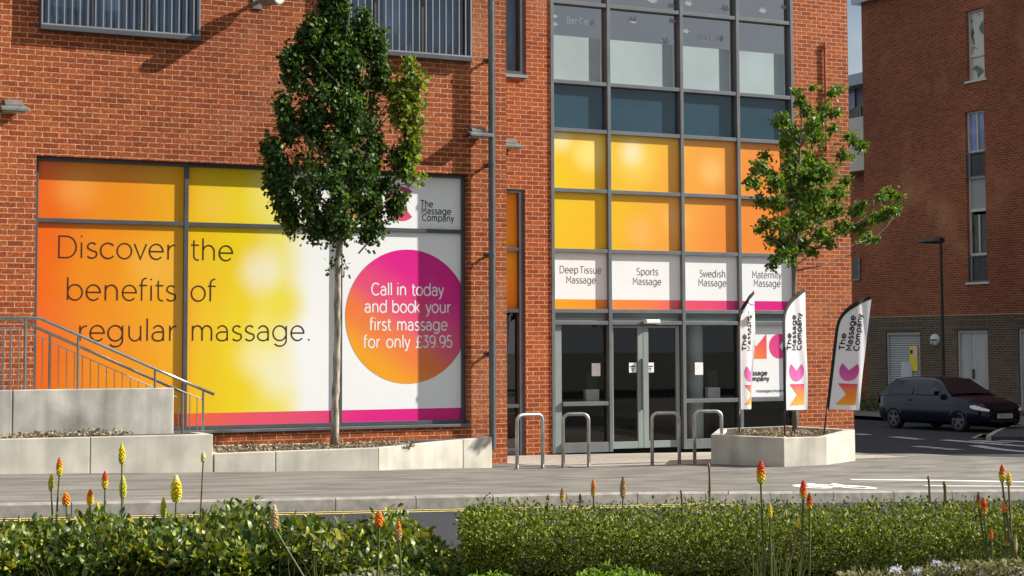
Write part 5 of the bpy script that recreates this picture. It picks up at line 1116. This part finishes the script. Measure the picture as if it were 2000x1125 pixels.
n_ = nd(t, 'TexNoise', Scale=2.2, Detail=5.); ge_ = nd(t, 'NewGeometry'); t.links.new(ge_.outputs['Position'], n_.inputs['Vector']); rr_ = nd(t, 'ValToRGB'); rr_.color_ramp.elements[0].position = .42; rr_.color_ramp.elements[1].position = .5
rr_.color_ramp.elements[0].color = (.07, .1, .05, 1); rr_.color_ramp.elements[1].color = (.55, .53, .46, 1); t.links.new(n_.outputs[0], rr_.inputs[0]); t.links.new(rr_.outputs[0], b_.inputs['Base Color'])
PANE_B = P('pane_blue', (.20, .28, .48), .1, 0, .3, 2); PANE_D = P('pane_dark', (.045, .05, .04), .1, 0, .5, 3)
zr = lambda py: zc(1906, py)
win_frame(hw1, [(zr(107), hw1[3], 'w'), (hw1[2], zr(107), 'w')])
win_frame(hw2, [(zr(296), hw2[3], 'w2'), (zr(345), zr(298), 'd'), (zr(410), zr(345), 'p'), (zr(497), zr(416), 'w2'), (hw2[2], zr(500), 'd')])
SHUT, t, b_ = newmat('roller_shutter'); b_.inputs['Roughness'].default_value = .45
w_ = nd(t, 'TexWave', Scale=4.2); w_.bands_direction = 'Z'; ge_ = nd(t, 'NewGeometry'); t.links.new(ge_.outputs['Position'], w_.inputs['Vector']); rr_ = nd(t, 'ValToRGB'); rr_.color_ramp.elements[0].color = (.16, .18, .18, 1); rr_.color_ramp.elements[1].color = (.42, .46, .45, 1); rr_.color_ramp.elements[0].position = .12; rr_.color_ramp.elements[1].position = .3
t.links.new(w_.outputs[1], rr_.inputs[0]); t.links.new(rr_.outputs[0], b_.inputs['Base Color'])
bp_ = nd(t, 'Bump', Strength=.8, Distance=.02); t.links.new(w_.outputs[1], bp_.inputs['Height']); t.links.new(bp_.outputs[0], b_.inputs['Normal'])
DOORG = P('door_grey', (.40, .42, .40), .55, 0, .06, 2)
a, b, c, d = dA; mb = MB(); mb.box(XC_+.12, XC_+.16, a+.07, b-.07, c, d-.1); sh = mb.build('roller_door', SHUT, AP); mb = MB(); mb.box(XC_+.06, XC_+.2, a+.002, a+.07, c, d-.002); mb.box(XC_+.06, XC_+.2, b-.07, b-.002, c, d-.002); mb.box(XC_+.06, XC_+.2, a+.07, b-.07, d-.1, d-.002); mb.build('door_frame', DOORG, sh)
mb = MB(); yv, zv = yc(1767, 722), zc(1767, 722); mb.prism([(XC_+.118, yv-.28, zv-.28), (XC_+.118, yv+.28, zv-.28), (XC_+.118, yv+.28, zv+.22), (XC_+.118, yv+.15, zv+.28), (XC_+.118, yv-.28, zv+.2)][::-1], (-.05, 0, 0)); mb.build('vent_cover', P('vent_silver', (.5, .52, .52), .4, .3, .05, 3), sh)
for a, b, c, d in (dB, dC):
    mb = MB(); mid = b-(b-a)*.4; mb.box(XC_+.1, XC_+.15, a+.08, mid-.01, c, d-.08); mb.box(XC_+.1, XC_+.15, mid+.01, b-.08, c, d-.08)
    for y0, y1 in ((a+.2, mid-.15), (mid+.12, b-.2)): mb.box(XC_+.09, XC_+.1, y0, y1, c+.25, d-.25)
    dd = mb.build('double_door', DOORG, AP, bevel=.006); mb = MB(); mb.box(XC_+.05, XC_+.2, a+.002, a+.08, c, d-.002); mb.box(XC_+.05, XC_+.2, b-.08, b-.002, c, d-.002); mb.box(XC_+.05, XC_+.2, a+.08, b-.08, d-.08, d-.002); mb.build('door_frame', DOORG, dd)
    mb = MB(); mb.box(XC_+.02, XC_+.09, mid-.13, mid-.07, c+.95, c+1.25); mb.build('door_handle', FRD, dd)
# yellow notice on the shutter
p = aX(1785, 700, XC_+.1); r = empty('warning_sign', (p[0], p[1], p[2]), 'yellow and white notice on the grey roller shutter', 'sign')
mb = MB(); mb.box(XC_+.085, XC_+.1, p[1]-.2, p[1]+.2, p[2]-.42, p[2]+.42); mb.build('plate', P('sign_yellow', (.80, .60, .02), .5, 0, .03, 3), r)
mb = MB(); mb.box(XC_+.08, XC_+.0845, p[1]-.17, p[1]+.0, p[2]+.0, p[2]+.38); mb.build('label_panel', P('sign_pale_pink', (.7, .52, .5), .5, 0, .05, 3), r)
mb = MB(); mb.lathe([(.07, 0), (.07, .004)], (XC_+.079, p[1]+.1, p[2]+.22), 14, 'x'); mb.build('emblem', BLACKT, r)
# round bulkhead light
p = aX(1828, 664, XC_); r = empty('bulkhead_light', (p[0], p[1], p[2]), 'round white bulkhead light between the shutter and the grey double door', 'wall lamp')
mb = MB(); mb.lathe([(.28, 0), (.28, .05), (.22, .1)][::-1] if 0 else [(.20, -.0), (.20, -.06), (.17, -.11), (.08, -.14)], (XC_-.002, p[1], p[2]), 24, 'x'); mb.build('diffuser', P('bulkhead_white', (.6, .62, .6), .35, 0, .04, 4), r, smooth=False)
mb = MB(); mb.box(XC_-.15, XC_-.142, p[1]-.2, p[1]+.2, p[2]-.025, p[2]+.025); mb.box(XC_-.15, XC_-.142, p[1]-.02, p[1]+.02, p[2]-.19, p[2]-.03); mb.build('guard_bar', FRD, r)
# grey block farther back
X2 = XC_+1.2; y20 = float(aX(1687, 200, X2)[1])-1; y2 = y20+26
z2 = lambda px, py: float(aX(px, py, X2)[2]); yy2 = lambda px, py: float(aX(px, py, X2)[1])
G2 = empty('apartment_building', (X2, y20, -.4), 'grey-topped block with a glass balcony seen in the gap between the two brick buildings', 'building')
zt2 = z2(1684, 149)
zl_ = z2(1675, 335)
mb = MB(); mb.box(X2+.01, X2+9, YEND+.01, y2, zl_, zt2-.4); mb.build('clad_wall', P('clad_grey', (.13, .15, .18), .5, 0, .1, 1), G2)
mb = MB(); mb.box(X2, X2+9, YEND+.01, y2, -.6, zl_); mb.build('wall', BRC, G2)
mb = MB(); mb.box(X2-.6, X2+9.4, YEND+.02, y2, zt2-.4, zt2); mb.build('roof', P('roof_fascia', (.33, .40, .45), .5, 0, .05, 2), G2)
mb = MB(); mb.box(X2-.5, X2-.005, YEND+.3, yy2(1658, 300), z2(1672, 338), z2(1672, 235)); mb.build('balcony', P('cream_render', (.55, .53, .46), .7, 0, .05, 2), G2)
mb = MB(); mb.box(X2-.53, X2-.505, yy2(1676, 280), yy2(1658, 280), z2(1666, 318), z2(1666, 280)); mb.build('balcony_opening', PANE_D, G2)
for pa, pb_, pt, pbm in ((1657, 1672, 170, 210), (1660, 1683, 210, 236), (1664, 1676, 505, 545)):
    mb = MB(); mb.box(X2-.04, X2-.003, yy2(pb_, 300), yy2(pa, 300), z2(1668, pbm), z2(1668, pt)); f = mb.build('window', PANE_D if pt > 180 else PANE_B, G2); mb = MB(); mb.box(X2-.06, X2-.042, yy2(pb_, 300)-.05, yy2(pb_, 300), z2(1668, pbm), z2(1668, pt)); mb.box(X2-.06, X2-.042, yy2(pb_, 300), yy2(pa, 300), z2(1668, pbm)-.06, z2(1668, pbm)); mb.build('frame', SAGE, f)
# shrub at the far corner
c = aX(1700, 778, XC_-1.2); r = empty('corner_shrub', (c[0], c[1], g(c[0], c[1])), 'low dark shrub at the far corner of the red brick apartment block', 'shrub')
C = np.array([(c[0]+RNG.normal()*.35, c[1]+RNG.normal()*.9, g(c[0], c[1])+abs(RNG.normal())*.28) for _ in range(900)]); V, T = leaves(C, .09, 0, 'oval', .4); np_mesh('foliage', V, T, LF1, r)
mb = MB(); mb.tube([(c[0], c[1], g(c[0], c[1])-.1), (c[0], c[1], g(c[0], c[1])+.3)], .03, 6); mb.build('stem', BARKD, r)
# pavement in front of the block, kerb islands
PV2 = P('far_pavement', (.16, .15, .135), .9, 0, .2, 3, .2)
sheet('pavement', [34.3, 35.5, 36.8, XC_+.2], lambda x: 24, lambda x: 62, 38, lambda x, y: g(x, y)+.0, PV2, thick=.13)
mb = MB(); isl = [aG(x, y, -.02) for x, y in ((1936, 852), (1950, 843), (1966, 836), (1985, 832.5), (2030, 830), (2090, 830), (2090, 853), (2000, 853))]
mb.prism([(p[0], p[1], p[2]) for p in isl], (0, 0, -.14)); tag(mb.build('traffic_island', P('island_asphalt', (.045, .047, .055), .9, 0, .2, 20)), kind='structure')
mb = MB()
for i in range(7): a, b = isl[i], isl[i+1]; d = (b-a)/np.linalg.norm(b-a); n = np.array([-d[1], d[0], 0])*.12; mb.prism([a+n*.0+(0, 0, .012), b+(0, 0, .012), b+n+(0, 0, .012), a+n+(0, 0, .012)], (0, 0, -.15))
tag(mb.build('island_kerb', P('island_kerb', (.36, .34, .3), .85, 0, .15, 6)), kind='structure')
mb = MB()
for k in range(4): a, b = aG(1908+k*9, 852-k*.6, -.05), aG(1926+k*9, 842-k*.6+2, -.05); gstrip(mb, seg(a, b, 4), .3, -.10)
tag(mb.build('tactile_paving', P('tactile_buff', (.32, .26, .17), .9, 0, .2, 9)), kind='structure')

# ------------------------------------------------------------------ trees across the street, mirrored in the glass
C = []
for k in range(26):
    cx_, cy_, rr_ = -20+k*5+RNG.normal()*1.2, -32+RNG.normal()*3, RNG.uniform(3.2, 5.2); o = RNG.normal(size=(1100, 3)); o /= np.linalg.norm(o, axis=1)[:, None]; C.append(np.array([cx_, cy_, 4+rr_*.9])+o*(RNG.random((1100, 1))**.4)*np.array([rr_, rr_*.8, rr_*1.25]))
V, T = leaves(np.vstack(C), .8, 0, 'oval', .4); np_mesh('tree_line', V, T, LF1, kind='stuff')

# ------------------------------------------------------------------ street lamp
b = aX(1844, 800, 36.6); b[2] = g(b[0], b[1]); zt_ = float(aX(1844, 470, 36.6)[2])
r = empty('street_lamp', b, 'slim dark street lamp with a flat head before the apartment block', 'street lamp'); LM = P('lamp_post_dark', (.035, .033, .03), .5, .2, .1, 4)
mb = MB(); mb.tube([(b[0], b[1], b[2]), (b[0], b[1], b[2]+1.2)], .085, 12); mb.tube([(b[0], b[1], b[2]+1.2), (b[0], b[1], zt_)], [.055, .045], 12); mb.build('post', LM, r)
hd = aX(1800, 468, 36.6); mb = MB(); d = np.array([0, 1.0, 0]); Lh = abs(hd[1]-b[1])
pr_ = [(0, -.05, .12), (.25, -.07, .19), (.6, -.06, .2), (.95, -.03, .15), (1, 0, .08)]
vs = []
for s, dz_, hw_ in pr_: 
    y = b[1]-.06+(Lh+.06)*s; vs += [(b[0]-hw_, y, zt_+.0), (b[0]-hw_*.7, y, zt_+.10), (b[0]+hw_*.7, y, zt_+.10), (b[0]+hw_, y, zt_), (b[0]+hw_*.7, y, zt_+dz_), (b[0]-hw_*.7, y, zt_+dz_)]
mb.add(vs, [(6*i+k, 6*i+(k+1) % 6, 6*i+6+(k+1) % 6, 6*i+6+k) for i in range(4) for k in range(6)]+[tuple(range(6))[::-1], tuple(range(24, 30))]); mb.build('lamp_head', LM, r)

# ------------------------------------------------------------------ parked hatchback
PAINT, t, b_ = newmat('car_paint_midnight_blue'); b_.inputs['Base Color'].default_value = (.002, .005, .016, 1); b_.inputs['Roughness'].default_value = .25; b_.inputs['Coat Weight'].default_value = .5; b_.inputs['Coat Roughness'].default_value = .02; b_.inputs['Specular IOR Level'].default_value = .15
CGL = P('car_glass', (.012, .016, .022), .04, 0, .1, 2, spec=.7); PLAS = P('black_plastic', (.012, .012, .013), .5, 0, .1, 5); TYRE = P('tyre_rubber', (.012, .012, .012), .85, 0, .2, 9); RIM = P('alloy_rim', (.16, .16, .16), .35, .8, .1, 6); LENS = P('headlamp_lens', (.80, .84, .88), .3, 0, .2, 16, spec=.2)
fw_px = aG(1872, 844, -.125)
CAR = empty('parked_car', (0, 0, 0), 'dark blue five-door hatchback parked beside the apartment block', 'car')
def cbuild(mbx, name, mat, parent=CAR, smooth=False, bevel=0): return mbx.build(name, mat, parent, smooth, bevel)
def sect(x):
    I = lambda xs_, vs_: float(np.interp(x, xs_, vs_))
    zb_ = I([0, .15, .5, 3.6, 4.0, 4.15], [.36, .24, .2, .2, .2, .28]); w = I([0, .08, .35, 1.2, 3.2, 3.75, 4.02, 4.15], [.62, .74, .83, .865, .865, .835, .72, .56])
    zt = I([0, .05, .18, .6, 2.9, 3.05, 3.6, 3.95, 4.08, 4.15], [.62, .9, .96, .95, .93, .945, .87, .77, .66, .52]); return zb_, w, zt
stx = list(np.linspace(0, .4, 7))+list(np.linspace(.55, 3.5, 22))+list(np.linspace(3.6, 4.15, 12)); mb = MB(); vs = []; K = 0
for x in stx:
    zb_, w, zt = sect(x); hgt = zt-zb_
    half = [(0, zb_), (w*.86, zb_), (w*.97, zb_+.06), (w, zb_+hgt*.3), (w*.985, zb_+hgt*.62), (w*.955, zt-.07), (w*.91, zt-.02), (w*.72, zt+.006), (w*.35, zt+.02), (0, zt+.024)]
    ringp = half+[(-a, b) for a, b in half[-2:0:-1]]; K = len(ringp); vs += [(x, a, b) for a, b in ringp]
n = len(stx); mb.add(vs, [(i*K+k, i*K+(k+1) % K, (i+1)*K+(k+1) % K, (i+1)*K+k) for i in range(n-1) for k in range(K)]+[tuple(range(K))[::-1], tuple(range((n-1)*K, n*K))])
body = cbuild(mb, 'body', PAINT, CAR, True)
WX = (.80, 3.31); cut = MB()
for wx in WX: cut.lathe([(.335, -1.2), (.335, 1.2)], (wx, 0, .30), 28, 'y')
co = cut.build('arch_cut', PLAS); bo = body.modifiers.new('arches', 'BOOLEAN'); bo.operation = 'DIFFERENCE'; bo.object = co; bo.solver = 'EXACT'
dg = bpy.context.evaluated_depsgraph_get(); nm = bpy.data.meshes.new_from_object(body.evaluated_get(dg)); body.modifiers.clear(); body.data = nm; bpy.data.objects.remove(co)
for pgn in nm.polygons: pgn.use_smooth = True
es = body.modifiers.new('split', 'EDGE_SPLIT'); es.split_angle = rad(40)
mb = MB()
for wx in WX: mb.box(wx-.34, wx+.34, -.62, .62, .22, .64)
cbuild(mb, 'underbody', PLAS)
gx = [(.10, .93, .93), (.22, 1.05, .93), (.42, 1.24, .93), (.62, 1.375, .93), (.78, 1.41, .93), (1.2, 1.435, .93), (1.7, 1.44, .925), (2.1, 1.425, .925), (2.3, 1.395, .925), (2.5, 1.30, .925), (2.75, 1.14, .93), (3.02, .955, .935)]
mb = MB(); vs = []
for x, zr_, zbl in gx:
    f_ = (zr_-.93)/.5; wb = .80 if x > .3 else .76; wr = wb-.24*f_
    half = [(wb, zbl-.03), (wb-.24*f_*.85, zbl+(zr_-zbl)*.86), (wr-.05*f_, zr_-.012), (wr*.6, zr_+.012*f_), (0, zr_+.02*f_)]; ringp = half+[(-a, b) for a, b in half[-2::-1]]; K = len(ringp); vs += [(x, a, b) for a, b in ringp]
n = len(gx); mb.add(vs, [(i*K+k, i*K+k+1, (i+1)*K+k+1, (i+1)*K+k) for i in range(n-1) for k in range(K-1)]+[tuple(range(K))[::-1], tuple(range((n-1)*K, n*K))])
ro = cbuild(mb, 'roof', PAINT, CAR, True); es = ro.modifiers.new('split', 'EDGE_SPLIT'); es.split_angle = rad(32)
def gpt(x, s, v, o=.006):   # point on greenhouse side
    xs_ = [q[0] for q in gx]; zr_ = float(np.interp(x, xs_, [q[1] for q in gx])); zbl = .935; f_ = (zr_-.93)/.5; wb = .80; z = zbl+(zr_*.985-.03-zbl)*v*.87; y = wb-.24*f_*v*.85
    return (x, s*(y+o), z)
for s in (-1, 1):
    for (xb0, xb1, xt0, xt1) in ((.60, 1.48, .86, 1.50), (1.56, 2.62, 1.58, 2.22)):
        mb = MB(); k = 8; top = [gpt(xt0+(xt1-xt0)*i/k, s, .97) for i in range(k+1)]; bt = [gpt(xb0+(xb1-xb0)*i/k, s, .08) for i in range(k+1)]
        bt = [(p[0], p[1] if abs(p[0]-top[i][0]) < .5 else p[1], p[2]) for i, p in enumerate(bt)]
        mb.add(bt+top, [(i, i+1, k+2+i, k+1+i) for i in range(k)]); cbuild(mb, 'side_window', CGL)
    mb = MB(); ms2 = [(2.55, .88, .97), (2.62, .98, .97), (2.66, 1.0, 1.06), (2.6, .9, 1.1)]; mb.prism([(2.5, s*.84, .95), (2.62, s*.86, .96), (2.64, s*.86, 1.08), (2.52, s*.84, 1.08)], (-.02, s*.16, 0)); cbuild(mb, 'wing_mirror', PAINT, CAR, False, .02)
    for hx in (1.62, 2.42-.9+.0): pass
    mb = MB(); mb.box(1.36, 1.52, s*.852-.012, s*.852+.012, .80, .825); cbuild(mb, 'door_handle', PLAS, CAR, False, .004)
    mb = MB(); mb.box(2.42-.94, 2.42-.80, s*.0, s*.0+.001, .2, .201) if 0 else None
    mb = MB(); mb.box(1.06, 2.98, s*.864-.012, s*.864+.012, .50, .535); cbuild(mb, 'rubbing_strip', PLAS, CAR, False, .004)
    mb = MB(); zz_ = [(3.74, .842, .655, .71), (3.85, .822, .615, .725), (3.96, .770, .595, .705), (4.05, .712, .58, .665), (4.105, .615, .57, .635), (4.135, .53, .565, .615)]
    v_ = []
    for x, y, z0, z1 in zz_: v_ += [(x+.012, s*(y+.012), z0), (x-.004, s*(y-.004), z1)]
    mb.add(v_, [(2*i, 2*i+2, 2*i+3, 2*i+1) for i in range(5)]); cbuild(mb, 'headlight', LENS)
    mb = MB(); mb.prism([(.02, s*.60, .68), (.0, s*.72, .68), (.06, s*.77, .68), (.1, s*.72, .9), (.06, s*.60, .9)], (-.02, 0, 0)); cbuild(mb, 'tail_light', P('tail_lamp_red', (.25, .01, .01), .2, 0, .1, 6))
mb = MB(); sc_ = []
for x, zr_ in ((2.36, 1.377), (2.97, .985)): sc_.append((x+.012, zr_+.012))
(xa_, za_), (xb_, zb2) = sc_; mb.add([(xa_, -.53, za_), (xa_, .53, za_), (xb_, .74, zb2), (xb_, -.74, zb2), (xa_+.0, 0, za_+.025), (xb_+.02, 0, zb2+.02)], [(0, 4, 5, 3), (4, 1, 2, 5)]); cbuild(mb, 'windscreen', CGL)
mb = MB(); mb.add([(.58, -.52, 1.365), (.58, .52, 1.365), (.20, .68, 1.05), (.20, -.68, 1.05)], [(3, 2, 1, 0)]); cbuild(mb, 'rear_window', CGL)
mb = MB(); mb.box(4.07, 4.125, -.36, .36, .585, .68); mb.box(4.05, 4.158, -.5, .5, .27, .34); cbuild(mb, 'grille', PLAS, CAR, False, .008)
mb = MB(); mb.box(4.02, 4.168, -.6, .6, .50, .525); cbuild(mb, 'bumper_strip', PLAS, CAR, False, .008)
mb = MB(); mb.box(4.15, 4.172, -.27, .27, .375, .49); pltm = cbuild(mb, 'number_plate', P('plate_white', (.62, .62, .6), .4, 0, .02, 4))
mb = MB(); text(mb, 'X755 NKO', .013, lambda u, v: (4.175, u, .398+v), width=.44, h=.07, align=.5, eps=(.0006, 0, 0), gap=1.2, space=.34); mb.build('lettering', BLACKT, pltm)
mb = MB(); mb.tube([(.95, 0, 1.43), (.80, 0, 1.56)], .006, 5); cbuild(mb, 'aerial', PLAS)
for wx in WX:
    for s in (-1, 1):
        c_ = (wx, s*.75, .30); mb = MB(); prf = [(.20, -.1), (.275, -.1), (.298, -.07), (.30, 0), (.298, .07), (.275, .1), (.20, .1)]; mb.lathe(prf, c_, 32, 'y'); wh = cbuild(mb, 'wheel', TYRE, CAR, False)
        mb = MB(); yo = s*.75+s*.075; ringr = [(.205, -.02), (.205, .03), (.18, .03), (.175, -.02)]
        mb.lathe([(.214, -.005*s), (.214, .03*s), (.19, .03*s), (.185, -.005*s)], (wx, yo, .30), 32, 'y')
        for k in range(5):
            an = 2*math.pi*k/5+.3; d1 = np.array([math.cos(an), 0, math.sin(an)]); d2 = np.array([-math.sin(an), 0, math.cos(an)]); o = np.array([wx, yo+.012*s, .30])
            mb.prism([o+d1*.03-d2*.035, o+d1*.03+d2*.035, o+d1*.192+d2*.022, o+d1*.192-d2*.022], (0, .018*s, 0))
        mb.lathe([(.05, 0), (.05, .034*s)], (wx, yo, .30), 16, 'y'); mb.build('rim', RIM, wh)
# stand it on the sloping road, its near front wheel where the photo shows it
hx, hy = .06, -.998; base = np.array(fw_px[:2])-np.array([hx, hy])*3.31-np.array([hy, -hx])*.85
gr = lambda x, y: g(x, y)-.122
dzf = (gr(base[0]+hx*3.3, base[1]+hy*3.3)-gr(base[0]+hx*.8, base[1]+hy*.8))/2.5; lx_, ly_ = -hy, hx
mid = base+np.array([hx, hy])*2.05; dzl = (gr(mid[0]+lx_*.75, mid[1]+ly_*.75)-gr(mid[0]-lx_*.75, mid[1]-ly_*.75))/1.5
fv = Vector((hx, hy, dzf)).normalized(); lv = Vector((lx_, ly_, dzl)).normalized(); uv = fv.cross(lv).normalized(); lv = uv.cross(fv)
zc_ = gr(*mid)-dzf*2.05
CAR.matrix_world = Matrix(((fv.x, lv.x, uv.x, base[0]), (fv.y, lv.y, uv.y, base[1]), (fv.z, lv.z, uv.z, zc_), (0, 0, 0, 1)))
